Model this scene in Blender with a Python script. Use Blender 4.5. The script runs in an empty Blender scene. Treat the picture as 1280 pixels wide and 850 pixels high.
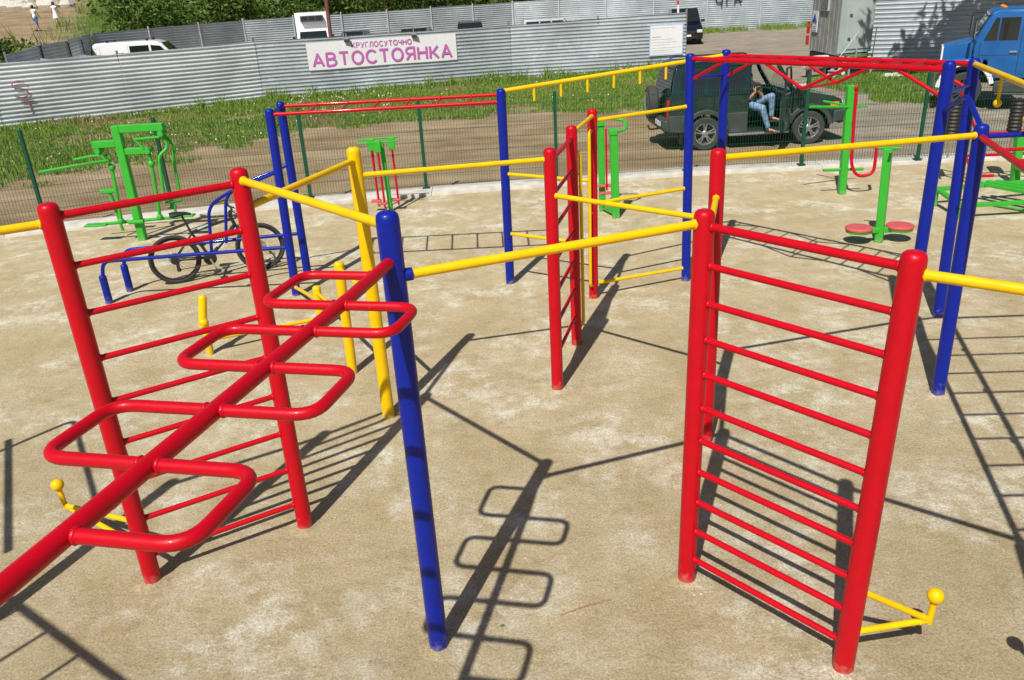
import bpy, bmesh, math, random
from mathutils import Vector, Matrix, noise as mnoise
R = math.radians
V = Vector
random.seed(7)
scene = bpy.context.scene
COL = scene.collection
OUT = -0.12                                             # level of the road and yards outside the kerb

# ------------------------------------------------------------------ mesh builder
class MB:
    def __init__(s): s.v = []; s.f = []; s.m = []; s.mi = 0
    def add(s, vs, fs):
        b = len(s.v); s.v += [tuple(x) for x in vs]
        s.f += [tuple(i + b for i in f) for f in fs]; s.m += [s.mi] * len(fs)
    def box(s, c, d, rot=None):
        x, y, z = d[0]/2, d[1]/2, d[2]/2
        vs = [V(p) for p in ((-x,-y,-z),(x,-y,-z),(x,y,-z),(-x,y,-z),(-x,-y,z),(x,-y,z),(x,y,z),(-x,y,z))]
        if rot is not None: vs = [rot @ p for p in vs]
        s.add([p + V(c) for p in vs], [(3,2,1,0),(4,5,6,7),(0,1,5,4),(1,2,6,5),(2,3,7,6),(3,0,4,7)])
    def bar(s, a, b, w, h):                             # square bar from a to b
        a, b = V(a), V(b); d = b - a
        q = d.to_track_quat('X', 'Z').to_matrix()
        s.box((a + b) / 2, (d.length, w, h), q)
    def tube(s, pts, r, n=12, cap=True, closed=False):
        P = [V(p) for p in pts]; k = len(P)
        rs = r if isinstance(r, (list, tuple)) else [r] * k
        t0 = (P[1] - P[0]).normalized()
        up = V((0,0,1)) if abs(t0.z) < .9 else V((0,1,0))
        u = t0.cross(up).normalized(); vs = []
        for i in range(k):
            if closed: t = P[(i+1) % k] - P[i-1]
            elif i == 0: t = P[1] - P[0]
            elif i == k-1: t = P[-1] - P[-2]
            else: t = (P[i+1]-P[i]).normalized() + (P[i]-P[i-1]).normalized()
            t.normalize(); u = (u - t * u.dot(t)).normalized(); w = t.cross(u)
            sc = 1.0
            if 0 < i < k-1 and not closed:
                c = (P[i+1]-P[i]).normalized().dot(t); sc = 1/max(c, .6)
            for j in range(n):
                a = 2*math.pi*j/n
                vs.append(P[i] + (u*math.cos(a) + w*math.sin(a)) * rs[i] * (sc if sc < 1.02 else 1.0))
        fs = []
        for i in range(k if closed else k-1):
            i2 = (i+1) % k
            for j in range(n):
                fs.append((i*n+j, i*n+(j+1) % n, i2*n+(j+1) % n, i2*n+j))
        if cap and not closed:
            fs.append(tuple(range(n-1, -1, -1))); fs.append(tuple(range((k-1)*n, k*n)))
        s.add(vs, fs)
    def lathe(s, prof, n=20, o=(0,0,0), rot=None):      # prof: (r, z) from bottom to top
        vs = []; fs = []; o = V(o)
        for r, z in prof:
            for j in range(n):
                a = 2*math.pi*j/n; p = V((r*math.cos(a), r*math.sin(a), z))
                vs.append((rot @ p if rot is not None else p) + o)
        for i in range(len(prof)-1):
            for j in range(n):
                fs.append((i*n+j, i*n+(j+1) % n, (i+1)*n+(j+1) % n, (i+1)*n+j))
        fs.append(tuple(range(n-1, -1, -1))); fs.append(tuple(range((len(prof)-1)*n, len(prof)*n)))
        s.add(vs, fs)
    def sphere(s, c, r, n=14, sc=(1,1,1)):
        m = n // 2; prof = [(max(math.sin(math.pi*i/m), 1e-4)*r, -math.cos(math.pi*i/m)*r) for i in range(m+1)]
        b = len(s.v); s.lathe(prof, n)
        for i in range(b, len(s.v)):
            p = s.v[i]; s.v[i] = (p[0]*sc[0]+c[0], p[1]*sc[1]+c[1], p[2]*sc[2]+c[2])
    def prism(s, poly, a, b, axis='y'):                 # polygon in the plane across the axis, thickened from a to b
        k = len(poly)
        def pt(p, t): return (p[0], t, p[1]) if axis == 'y' else ((t, p[0], p[1]) if axis == 'x' else (p[0], p[1], t))
        vs = [pt(p, a) for p in poly] + [pt(p, b) for p in poly]
        fs = [tuple(range(k)), tuple(range(2*k-1, k-1, -1))] + [(i, i+k, (i+1) % k+k, (i+1) % k) for i in range(k)]
        s.add(vs, fs)
    def quad_slab(s, q, th):                            # a quad given a thickness along its normal
        q = [V(p) for p in q]; n = (q[1]-q[0]).cross(q[3]-q[0]).normalized()*th
        s.add(q + [p + n for p in q], [(3,2,1,0),(4,5,6,7),(0,1,5,4),(1,2,6,5),(2,3,7,6),(3,0,4,7)])

W = {}                                                  # world position of every empty or parent
def obj(name, mb, mat, parent=None, bevel=0, ang=35, seg=2):
    off = V(W.get(parent.name, (0,0,0))) if parent is not None else V((0,0,0))
    me = bpy.data.meshes.new(name)
    me.from_pydata([tuple(V(p) - off) for p in mb.v], [], mb.f)
    mats = mat if isinstance(mat, (list, tuple)) else [mat]
    for m in mats: me.materials.append(m)
    if len(mats) > 1: me.polygons.foreach_set('material_index', mb.m)
    bm = bmesh.new(); bm.from_mesh(me)
    bmesh.ops.recalc_face_normals(bm, faces=bm.faces)
    if bevel:
        es = [e for e in bm.edges if len(e.link_faces) == 2 and e.calc_face_angle(0) > R(28)]
        bmesh.ops.bevel(bm, geom=es, offset=bevel, segments=seg, affect='EDGES', clamp_overlap=True, profile=.6)
    bm.to_mesh(me); bm.free()
    me.shade_smooth(); me.set_sharp_from_angle(angle=R(ang))
    o = bpy.data.objects.new(name, me); COL.objects.link(o)
    if parent is not None: o.parent = parent; W[o.name] = tuple(off)
    else: W[o.name] = (0,0,0)
    return o
def raw(name, me, parent=None):
    o = bpy.data.objects.new(name, me); COL.objects.link(o)
    if parent is not None: o.parent = parent
    return o
def tag(o, label=None, cat=None, group=None, kind=None):
    if label: o['label'] = label
    if cat: o['category'] = cat
    if group: o['group'] = group
    if kind: o['kind'] = kind
    return o
def empty(name, loc=(0,0,0), parent=None):
    o = bpy.data.objects.new(name, None); COL.objects.link(o); o.empty_display_size = .2
    if parent is not None:
        o.parent = parent; o.location = V(loc) - V(W.get(parent.name, (0,0,0)))
    else: o.location = loc
    W[o.name] = tuple(loc); return o
def thing(name, label, cat, loc=(0,0,0), group=None):
    return tag(empty(name, loc), label, cat, group)
def copy_tree(o, parent=None):
    c = o.copy(); COL.objects.link(c)
    if parent is not None: c.parent = parent
    for ch in list(o.children): copy_tree(ch, c)
    return c
def fillet(pts, r, n=5):
    P = [V(p) for p in pts]; out = [P[0]]
    for i in range(1, len(P)-1):
        a = (P[i-1]-P[i]); b = (P[i+1]-P[i]); d = min(r, a.length*.49, b.length*.49)
        p0 = P[i] + a.normalized()*d; p2 = P[i] + b.normalized()*d
        for k in range(n+1):
            t = k/n; out.append(p0*(1-t)**2 + P[i]*2*t*(1-t) + p2*t*t)
    out.append(P[-1]); return out

# ------------------------------------------------------------------ materials
def mat(name):
    m = bpy.data.materials.new(name); m.use_nodes = True
    nt = m.node_tree; b = nt.nodes['Principled BSDF']
    return m, nt, b
def N(nt, t, **kw):
    n = nt.nodes.new(t)
    for k, v in kw.items():
        if k in n.inputs: n.inputs[k].default_value = v
        else: setattr(n, k, v)
    return n
def ramp(nt, src, stops):
    r = nt.nodes.new('ShaderNodeValToRGB'); e = r.color_ramp.elements
    while len(e) < len(stops): e.new(.5)
    for x, (p, c) in zip(e, stops): x.position = p; x.color = (*c, 1) if len(c) == 3 else c
    nt.links.new(src, r.inputs[0]); return r
def g3(v): return (v, v, v)
def mix(nt, fac, a, b, mode='MIX'):
    m = nt.nodes.new('ShaderNodeMix'); m.data_type = 'RGBA'; m.blend_type = mode
    for s, x in ((0, fac), (6, a), (7, b)):
        if hasattr(x, 'is_linked') or hasattr(x, 'links'): nt.links.new(x, m.inputs[s])
        else: m.inputs[s].default_value = x if s == 0 else ((*x, 1) if len(x) == 3 else x)
    return m.outputs[2]
def paint(name, rgb, rough=.42, dust=True, coat=.11, metal=0):
    """Enamel on steel tube: gloss, slight unevenness, sandy dust splashed over the lowest hand's breadth, small scuffs."""
    m, nt, b = mat(name); L = nt.links
    geo = N(nt, 'ShaderNodeNewGeometry'); sep = N(nt, 'ShaderNodeSeparateXYZ'); L.new(geo.outputs['Position'], sep.inputs[0])
    n1 = N(nt, 'ShaderNodeTexNoise', Scale=9., Detail=5.); L.new(geo.outputs['Position'], n1.inputs['Vector'])
    var = ramp(nt, n1.outputs[0], [(.3, tuple(c*.88 for c in rgb)), (.7, rgb)])
    col = var.outputs[0]; b.inputs['Roughness'].default_value = rough
    if dust:
        n2 = N(nt, 'ShaderNodeTexNoise', Scale=28., Detail=6.); L.new(geo.outputs['Position'], n2.inputs['Vector'])
        ma = N(nt, 'ShaderNodeMath', operation='MULTIPLY_ADD'); L.new(sep.outputs[2], ma.inputs[0]); ma.inputs[1].default_value = -3.4; ma.inputs[2].default_value = .28
        ad = N(nt, 'ShaderNodeMath', operation='ADD'); L.new(ma.outputs[0], ad.inputs[0]); L.new(n2.outputs[0], ad.inputs[1])
        r2 = ramp(nt, ad.outputs[0], [(.50, g3(0)), (.95, g3(.5))])
        col = mix(nt, r2.outputs[0], col, (.42, .34, .24))
        n3 = N(nt, 'ShaderNodeTexNoise', Scale=60., Detail=8., Roughness=.7); L.new(geo.outputs['Position'], n3.inputs['Vector'])
        r3 = ramp(nt, n3.outputs[0], [(.68, g3(0)), (.74, g3(.35))])
        col = mix(nt, r3.outputs[0], col, (.5, .42, .33))
        rr = ramp(nt, ad.outputs[0], [(.5, g3(rough)), (.8, g3(.75))]); L.new(rr.outputs[0], b.inputs['Roughness'])
    L.new(col, b.inputs['Base Color'])
    b.inputs['Coat Weight'].default_value = coat; b.inputs['Coat Roughness'].default_value = .07; b.inputs['Specular IOR Level'].default_value = .22; b.inputs['Metallic'].default_value = metal
    nb = N(nt, 'ShaderNodeTexNoise', Scale=45., Detail=2.); L.new(geo.outputs['Position'], nb.inputs['Vector'])
    bp = N(nt, 'ShaderNodeBump', Strength=.06, Distance=.01); L.new(nb.outputs[0], bp.inputs['Height']); L.new(bp.outputs[0], b.inputs['Normal'])
    return m
def plain(name, rgb, rough=.5, metal=0, var=.15, scale=6., bump=0, coat=0, spec=None):
    m, nt, b = mat(name); L = nt.links
    tc = N(nt, 'ShaderNodeTexCoord'); n1 = N(nt, 'ShaderNodeTexNoise', Scale=scale, Detail=6.); L.new(tc.outputs['Object'], n1.inputs['Vector'])
    r = ramp(nt, n1.outputs[0], [(.3, tuple(c*(1-var) for c in rgb)), (.7, tuple(min(c*(1+var), .95) for c in rgb))])
    L.new(r.outputs[0], b.inputs['Base Color']); b.inputs['Roughness'].default_value = rough; b.inputs['Metallic'].default_value = metal
    b.inputs['Coat Weight'].default_value = coat
    if spec is not None: b.inputs['Specular IOR Level'].default_value = spec
    if bump:
        bp = N(nt, 'ShaderNodeBump', Strength=bump, Distance=.02); L.new(n1.outputs[0], bp.inputs['Height']); L.new(bp.outputs[0], b.inputs['Normal'])
    return m
RED = paint('red_enamel', (.50, .0008, .010)); YEL = paint('yellow_enamel', (.82, .50, .002)); BLU = paint('blue_enamel', (.003, .015, .26))
GRN = paint('green_enamel', (.042, .40, .035)); PINK = paint('faded_red_plastic', (.55, .10, .10), .5, coat=0)
DKGRN = paint('dark_green_powder_coat', (.008, .075, .042), .45, dust=False, coat=.05)
BLACK = plain('black_rubber', (.014, .014, .015), .6); BLACKP = plain('black_plastic', (.02, .02, .022), .4)
STEEL = plain('bare_steel', (.55, .56, .57), .32, 1.0); ALU = plain('cast_aluminium', (.62, .63, .65), .35, .9)
GLASSD = plain('dark_tinted_glass', (.012, .016, .017), .06, var=.05, spec=.7)
WHITEP = plain('white_vehicle_paint', (.78, .79, .80), .28, var=.03, coat=.4)
TYRE = plain('dusty_tyre', (.045, .042, .038), .85, var=.3, scale=14)
SKIN = plain('skin', (.42, .22, .14), .5, var=.08); HAIR = plain('dark_hair', (.012, .009, .008), .55)
CLADD = plain('dusty_grey_cladding', (.048, .052, .053), .55, var=.2)
CARGRN = plain('dark_green_metallic_paint', (.010, .032, .029), .22, .3, var=.15, coat=.8)
CARBLK = plain('black_vehicle_paint', (.008, .009, .012), .2, .2, var=.1, coat=.8)
TRUCKBLUE = plain('weathered_blue_truck_paint', (.007, .10, .31), .4, var=.16, scale=2.5, coat=.2)
LAMP = plain('lamp_glass', (.7, .7, .68), .12, .2); LAMPR = plain('red_lamp_glass', (.45, .01, .012), .2); LAMPO = plain('amber_lamp_glass', (.75, .22, .01), .2)
DENIM = plain('washed_denim', (.17, .27, .42), .85, var=.35, scale=14, bump=.2)
WOOD = plain('brown_pole_paint', (.16, .06, .035), .6, var=.2)

def glass():
    m, nt, b = mat('clear_window_glass')
    b.inputs['Base Color'].default_value = (.75, .85, .82, 1); b.inputs['Roughness'].default_value = .03
    b.inputs['Transmission Weight'].default_value = 1; b.inputs['IOR'].default_value = 1.1
    return m
GLASS = glass()

def sand_mat():
    m, nt, b = mat('compacted_gravelly_sand'); L = nt.links
    tc = N(nt, 'ShaderNodeTexCoord'); P = tc.outputs['Object']
    def noise(s, d=6., r=.6, dist=0.):
        n = N(nt, 'ShaderNodeTexNoise', Scale=s, Detail=d, Roughness=r, Distortion=dist); L.new(P, n.inputs['Vector']); return n.outputs[0]
    big = ramp(nt, noise(.4, 4), [(.35, (.43, .34, .20)), (.62, (.515, .42, .265))])
    midn = ramp(nt, noise(2.1, 10, .7, .1), [(.38, (.38, .295, .155)), (.60, (.525, .43, .265))])
    c = mix(nt, .6, big.outputs[0], midn.outputs[0])
    olive = ramp(nt, noise(1.15, 7, .66), [(.54, g3(0)), (.68, g3(.75))])            # damp olive-brown patches
    c = mix(nt, olive.outputs[0], c, (.385, .32, .17))
    pink = ramp(nt, noise(1.45, 7, .7), [(.34, g3(.35)), (.44, g3(0))])               # rusty pinkish patches
    c = mix(nt, pink.outputs[0], c, (.54, .375, .235))
    pale = ramp(nt, noise(3.4, 15, .82, .1), [(.455, g3(0)), (.58, g3(.95))])         # crusted pale lime patches
    gate0 = ramp(nt, noise(1.0, 6, .65), [(.45, g3(.05)), (.60, g3(1))])
    pm = N(nt, 'ShaderNodeMath', operation='MULTIPLY'); L.new(pale.outputs[0], pm.inputs[0]); L.new(gate0.outputs[0], pm.inputs[1])
    c = mix(nt, pm.outputs[0], c, (.69, .645, .51))
    dk = ramp(nt, noise(5.2, 9, .68), [(.56, g3(0)), (.70, g3(.5))])
    c = mix(nt, dk.outputs[0], c, (.30, .22, .115))
    grain = ramp(nt, noise(62, 8, .92), [(.36, g3(.45)), (.5, g3(1.0)), (.62, g3(1.5))])
    c = mix(nt, 1.0, c, grain.outputs[0], 'MULTIPLY')
    vo = N(nt, 'ShaderNodeTexVoronoi', Scale=60.); L.new(P, vo.inputs['Vector'])
    st = ramp(nt, vo.outputs['Distance'], [(.14, g3(.85)), (.24, g3(0))])
    gate = ramp(nt, noise(14, 4, .7), [(.46, g3(0)), (.56, g3(1))])
    gm = N(nt, 'ShaderNodeMath', operation='MULTIPLY'); L.new(st.outputs[0], gm.inputs[0]); L.new(gate.outputs[0], gm.inputs[1])
    c = mix(nt, gm.outputs[0], c, (.62, .55, .42))
    L.new(c, b.inputs['Base Color']); b.inputs['Roughness'].default_value = .95; b.inputs['Specular IOR Level'].default_value = .15
    h1 = noise(85, 8, .9); h2 = noise(11, 6, .65)
    ad = N(nt, 'ShaderNodeMath', operation='MULTIPLY_ADD'); L.new(h2, ad.inputs[0]); ad.inputs[1].default_value = 1.6; L.new(h1, ad.inputs[2])
    bp = N(nt, 'ShaderNodeBump', Strength=.9, Distance=.014); L.new(ad.outputs[0], bp.inputs['Height']); L.new(bp.outputs[0], b.inputs['Normal'])
    return m
SAND = sand_mat()

def yard_mat():
    """Outside the kerb: earth track, gravel towards the lorry, grassy soil under the grass, dusty hill path."""
    m, nt, b = mat('earth_track_and_yard'); L = nt.links
    tc = N(nt, 'ShaderNodeTexCoord'); P = tc.outputs['Object']
    def noise(s, d=6., r=.6, dist=0.):
        n = N(nt, 'ShaderNodeTexNoise', Scale=s, Detail=d, Roughness=r, Distortion=dist); L.new(P, n.inputs['Vector']); return n.outputs[0]
    earth = ramp(nt, noise(.55, 8, .65), [(.32, (.225, .155, .085)), (.5, (.315, .23, .135)), (.7, (.40, .31, .195))])
    grav = ramp(nt, noise(1.2, 10, .75), [(.3, (.21, .18, .14)), (.7, (.40, .35, .28))])
    sep = N(nt, 'ShaderNodeSeparateXYZ'); L.new(P, sep.inputs[0])
    ma = N(nt, 'ShaderNodeMath', operation='MULTIPLY_ADD'); L.new(sep.outputs[0], ma.inputs[0]); ma.inputs[1].default_value = .12; ma.inputs[2].default_value = -.75
    ad = N(nt, 'ShaderNodeMath', operation='ADD'); L.new(ma.outputs[0], ad.inputs[0]); L.new(noise(.5, 4), ad.inputs[1])
    gf = ramp(nt, ad.outputs[0], [(.45, g3(0)), (.75, g3(.85))])
    c = mix(nt, gf.outputs[0], earth.outputs[0], grav.outputs[0])
    streak = N(nt, 'ShaderNodeMapping'); streak.inputs['Scale'].default_value = (.12, 1.3, 1); L.new(P, streak.inputs[0])
    ns = N(nt, 'ShaderNodeTexNoise', Scale=1.6, Detail=6.); L.new(streak.outputs[0], ns.inputs['Vector'])
    rs = ramp(nt, ns.outputs[0], [(.36, g3(.74)), (.62, g3(1.08))])                  # wheel ruts and damp streaks along the track
    c = mix(nt, .85, c, rs.outputs[0], 'MULTIPLY')
    ex = N(nt, 'ShaderNodeMath', operation='MULTIPLY_ADD'); L.new(sep.outputs[1], ex.inputs[0]); ex.inputs[1].default_value = .36; L.new(sep.outputs[0], ex.inputs[2])
    e2 = N(nt, 'ShaderNodeMath', operation='ADD'); L.new(ex.outputs[0], e2.inputs[0]); e2.inputs[1].default_value = 13.5
    e3 = N(nt, 'ShaderNodeMath', operation='ABSOLUTE'); L.new(e2.outputs[0], e3.inputs[0])
    e4 = N(nt, 'ShaderNodeMath', operation='MULTIPLY_ADD'); L.new(noise(.4, 4), e4.inputs[0]); e4.inputs[1].default_value = 4.; L.new(e3.outputs[0], e4.inputs[2])
    m1 = N(nt, 'ShaderNodeMapRange'); L.new(e4.outputs[0], m1.inputs[0]); m1.inputs[1].default_value = 6.5; m1.inputs[2].default_value = 8.5
    m2 = N(nt, 'ShaderNodeMapRange'); L.new(sep.outputs[2], m2.inputs[0]); m2.inputs[1].default_value = .1; m2.inputs[2].default_value = .8
    m3 = N(nt, 'ShaderNodeMath', operation='MULTIPLY'); L.new(m1.outputs[0], m3.inputs[0]); L.new(m2.outputs[0], m3.inputs[1])
    turf = ramp(nt, noise(1.1, 10, .75), [(.32, (.05, .085, .018)), (.55, (.10, .15, .03)), (.72, (.19, .20, .07))])   # turf on the slope beside the path
    c = mix(nt, m3.outputs[0], c, turf.outputs[0])
    fine = ramp(nt, noise(26, 6, .8), [(.3, g3(.72)), (.7, g3(1.22))])
    c = mix(nt, .8, c, fine.outputs[0], 'MULTIPLY')
    L.new(c, b.inputs['Base Color']); b.inputs['Roughness'].default_value = .95; b.inputs['Specular IOR Level'].default_value = .12
    bp = N(nt, 'ShaderNodeBump', Strength=.8, Distance=.05); L.new(noise(9, 10, .75), bp.inputs['Height']); L.new(bp.outputs[0], b.inputs['Normal'])
    return m
YARD = yard_mat()

def leaf_mat(name, a, bb, trans=.25):
    m, nt, b = mat(name); L = nt.links
    geo = N(nt, 'ShaderNodeNewGeometry')
    r = ramp(nt, geo.outputs['Random Per Island'], [(0., a), (.55, tuple((x+y)/2 for x, y in zip(a, bb))), (1., bb)])
    L.new(r.outputs[0], b.inputs['Base Color']); b.inputs['Roughness'].default_value = .6; b.inputs['Specular IOR Level'].default_value = .25
    tr = N(nt, 'ShaderNodeBsdfTranslucent'); L.new(r.outputs[0], tr.inputs[0])
    mx = N(nt, 'ShaderNodeMixShader'); mx.inputs[0].default_value = trans; L.new(b.outputs[0], mx.inputs[1]); L.new(tr.outputs[0], mx.inputs[2])
    L.new(mx.outputs[0], nt.nodes['Material Output'].inputs[0]); return m
GRASS = leaf_mat('meadow_grass', (.085, .175, .018), (.28, .40, .07))
GRASSDRY = leaf_mat('dry_grass', (.24, .2, .09), (.36, .3, .16))
LEAF1 = leaf_mat('willow_leaf', (.042, .095, .013), (.17, .26, .05)); LEAF2 = leaf_mat('dark_leaf', (.025, .062, .011), (.10, .17, .035))
LEAF3 = leaf_mat('yellow_green_leaf', (.08, .13, .016), (.25, .31, .06))
BARK = plain('bark', (.09, .065, .045), .9, var=.3, bump=.5)

def sheet_mat(name, base, rough=.36, metal=.75):
    """Galvanised sheet: every sheet slightly different, white bloom and dirt splashes near the ground."""
    m, nt, b = mat(name); L = nt.links
    tc = N(nt, 'ShaderNodeTexCoord'); P = tc.outputs['Object']
    n1 = N(nt, 'ShaderNodeTexNoise', Scale=.5, Detail=6.); L.new(P, n1.inputs['Vector'])
    r1 = ramp(nt, n1.outputs[0], [(.3, tuple(c*.78 for c in base)), (.7, tuple(min(1, c*1.15) for c in base))])
    n2 = N(nt, 'ShaderNodeTexNoise', Scale=2.2, Detail=8., Roughness=.7); L.new(P, n2.inputs['Vector'])
    r2 = ramp(nt, n2.outputs[0], [(.56, g3(0)), (.72, g3(.5))])
    c = mix(nt, r2.outputs[0], r1.outputs[0], (.78, .80, .82))
    L.new(c, b.inputs['Base Color']); b.inputs['Metallic'].default_value = metal
    rr = ramp(nt, n2.outputs[0], [(.3, g3(rough)), (.7, g3(rough+.2))]); L.new(rr.outputs[0], b.inputs['Roughness'])
    n3 = N(nt, 'ShaderNodeTexNoise', Scale=1.4, Detail=3.); L.new(P, n3.inputs['Vector'])
    bp = N(nt, 'ShaderNodeBump', Strength=.35, Distance=.06); L.new(n3.outputs[0], bp.inputs['Height']); L.new(bp.outputs[0], b.inputs['Normal'])
    return m
ZINCGLINT = sheet_mat('galvanised_sheet_painted_glint', (.74, .78, .80), .30, .40)  # left-end sheets: sun and sky reflection painted in as a lighter base colour
ZINC = sheet_mat('galvanised_sheet', (.50, .545, .57), .34, .45); ZINCF = sheet_mat('galvanised_sheet_pale', (.47, .52, .545), .45, .45)
CONC = plain('pale_concrete', (.52, .49, .43), .9, var=.18, scale=5, bump=.4)

# ------------------------------------------------------------------ world, sun, camera
world = bpy.data.worlds.new('World'); scene.world = world; world.use_nodes = True
wn = world.node_tree; sky = wn.nodes.new('ShaderNodeTexSky'); sky.sky_type = 'NISHITA'; sky.sun_disc = False
SUN_EL = math.atan2(1, .803); sky.sun_elevation = SUN_EL; sky.sun_rotation = math.atan2(-.295, -.747)
sky.air_density = 1.0; sky.dust_density = 1.2
wn.links.new(sky.outputs[0], wn.nodes['Background'].inputs[0]); wn.nodes['Background'].inputs[1].default_value = .058
sl = bpy.data.lights.new('sun', 'SUN'); sl.energy = 5.0; sl.angle = R(.53); sl.color = (1, .965, .90)
so = bpy.data.objects.new('sun', sl); COL.objects.link(so); so.rotation_euler = V((.295, .747, -1)).to_track_quat('-Z', 'Y').to_euler(); so.location = (-6, -14, 20)
cd = bpy.data.cameras.new('camera'); cd.sensor_width = 36; cd.lens = 36*998.49/1280; cd.clip_end = 3000; cd.clip_start = .05
cam = bpy.data.objects.new('camera', cd); COL.objects.link(cam); scene.camera = cam
cam.matrix_world = Matrix.Translation((0, 0, 3.4)) @ Matrix.Rotation(R(90-23.5037), 4, 'X') @ Matrix.Rotation(R(-3.2253), 4, 'Z')
vs_ = scene.view_settings; vs_.view_transform = 'Standard'; vs_.look = 'None'; vs_.exposure = 0.14; vs_.gamma = 1; vs_.use_curve_mapping = False

# ------------------------------------------------------------------ terrain and ground
def smooth(a, b, x):
    t = max(0, min(1, (x-a)/(b-a))); return t*t*(3-2*t)
def back_line(x):                                       # where the back fence of the car park runs
    pts = ((-60, 44), (-22.4, 48), (-16.7, 58), (1.4, 66), (12, 64), (20, 64.5), (60, 68))
    for (x0, y0), (x1, y1) in zip(pts, pts[1:]):
        if x <= x1: return y0 + (y1-y0)*(x-x0)/(x1-x0)
    return 70
def terrain(x, y):
    z = OUT; d = y - back_line(x) if x > -22 else y - 48 + max(0, (-22-x))*.05
    m = 1 - smooth(4, 26, x)
    z += m*(2.7*smooth(1.5, 15, d) + max(0, d-15)*.075)
    return z + .05*mnoise.noise((x*.3, y*.3, 0))*smooth(16, 20, y)
mb = MB(); xs = [-240, -160, -110] + [-80+2.5*i for i in range(65)] + [110, 160, 240]; ys = [-60, -30, 0, 8, 14] + [16+2.*i for i in range(60)] + [150, 190, 260, 400]
for y in ys:
    for x in xs: mb.v.append((x, y, terrain(x, y)))
nx = len(xs)
for j in range(len(ys)-1):
    for i in range(nx-1): mb.f.append((j*nx+i, j*nx+i+1, (j+1)*nx+i+1, (j+1)*nx+i)); mb.m.append(0)
tag(obj('ground', mb, YARD, ang=180), kind='structure')
KERB = [(-16, 10.6), (-12, 12.2), (-8.55, 13.4), (-4.8, 14.3), (-1.34, 14.75), (3.5, 15.2), (8.7, 15.1), (14, 14.8), (20, 14.3)]
mb = MB()
front = KERB
mb.add([(x, y+.1, 0) for x, y in front] + [(20, -12, 0), (-16, -12, 0)] + [(x, y+.1, -.3) for x, y in front] + [(20, -12, -.3), (-16, -12, -.3)],
       [tuple(range(11))] + [(i, i+11, (i+1) % 11+11, (i+1) % 11) for i in range(11)])
tag(obj('playground_sand', mb, SAND), kind='structure')
mb = MB(); n = len(KERB)
for i in range(n-1):
    (x0, y0), (x1, y1) = KERB[i], KERB[i+1]
    k = max(1, round(math.hypot(x1-x0, y1-y0)/2.5))
    for j in range(k):
        a, b2 = j/k, (j+1)/k - .0015
        p = V((x0+(x1-x0)*a, y0+(y1-y0)*a, 0)); q = V((x0+(x1-x0)*b2, y0+(y1-y0)*b2, 0))
        h = .085 + random.uniform(-.002, .002); dn = V((0, .46, 0))
        mb.add([p+V((0,0,-.28)), q+V((0,0,-.28)), q+dn+V((0,0,-.28)), p+dn+V((0,0,-.28)), p+V((0,0,h-.03)), q+V((0,0,h-.03)), q+dn+V((0,0,h)), p+dn+V((0,0,h))],
               [(3,2,1,0),(4,5,6,7),(0,1,5,4),(1,2,6,5),(2,3,7,6),(3,0,4,7)])
tag(obj('kerb', mb, CONC, bevel=.012), kind='structure')
# loose stones on the sand
mb = MB(); rnd = random.Random(3)
for _ in range(5200):
    d = rnd.random()**1.6; y = 1.6 + d*12.5; x = rnd.uniform(-.85, .85)*(y+1.5)*.95
    if x < -9 or x > 10: continue
    r = rnd.uniform(.0025, .007) * (1 + 1.2*(rnd.random() < .06))
    b0 = len(mb.v); a0 = rnd.random()*6
    vs = [(x+math.cos(a0+k*1.57)*r*rnd.uniform(.7, 1.3), y+math.sin(a0+k*1.57)*r*rnd.uniform(.7, 1.3), -.001) for k in range(4)] + [(x, y, r*rnd.uniform(.6, 1.1))]
    mb.add(vs, [(0,1,4),(1,2,4),(2,3,4),(3,0,4)])
STONE = leaf_mat('loose_stone', (.22, .18, .13), (.55, .48, .38), 0.0)
tag(obj('gravel', mb, STONE), kind='stuff')

# ------------------------------------------------------------------ the welded climbing frame
CF = thing('climbing_frame', 'large welded outdoor climbing frame of red, blue and yellow steel tubes standing on sand', 'climbing frame', (0,0,0))
PR = .054
def cap_post(mb, a, b, r=PR, n=24):
    a, b = V(a), V(b); d = (b-a); L = d.length; q = d.to_track_quat('Z', 'Y').to_matrix()
    prof = [(r, -.05), (r, L-.045), (r*.985, L-.03), (r*.9, L-.014), (r*.72, L-.004), (r*.4, L+.002), (1e-4, L+.003)]
    mb.lathe(prof, n, a, q)
def post(a, b, m, parent, r=PR):
    mb = MB(); cap_post(mb, a, b, r); d = (V(b)-V(a)).normalized(); mb.mi = 1
    mb.lathe([(.008, -.004), (.008, .002), (.005, .004)], 8, V(b)+d*.002, d.to_track_quat('Z', 'Y').to_matrix())
    return obj('post', mb, [m, STEEL], parent, ang=50)
BOLT = STEEL
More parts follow.
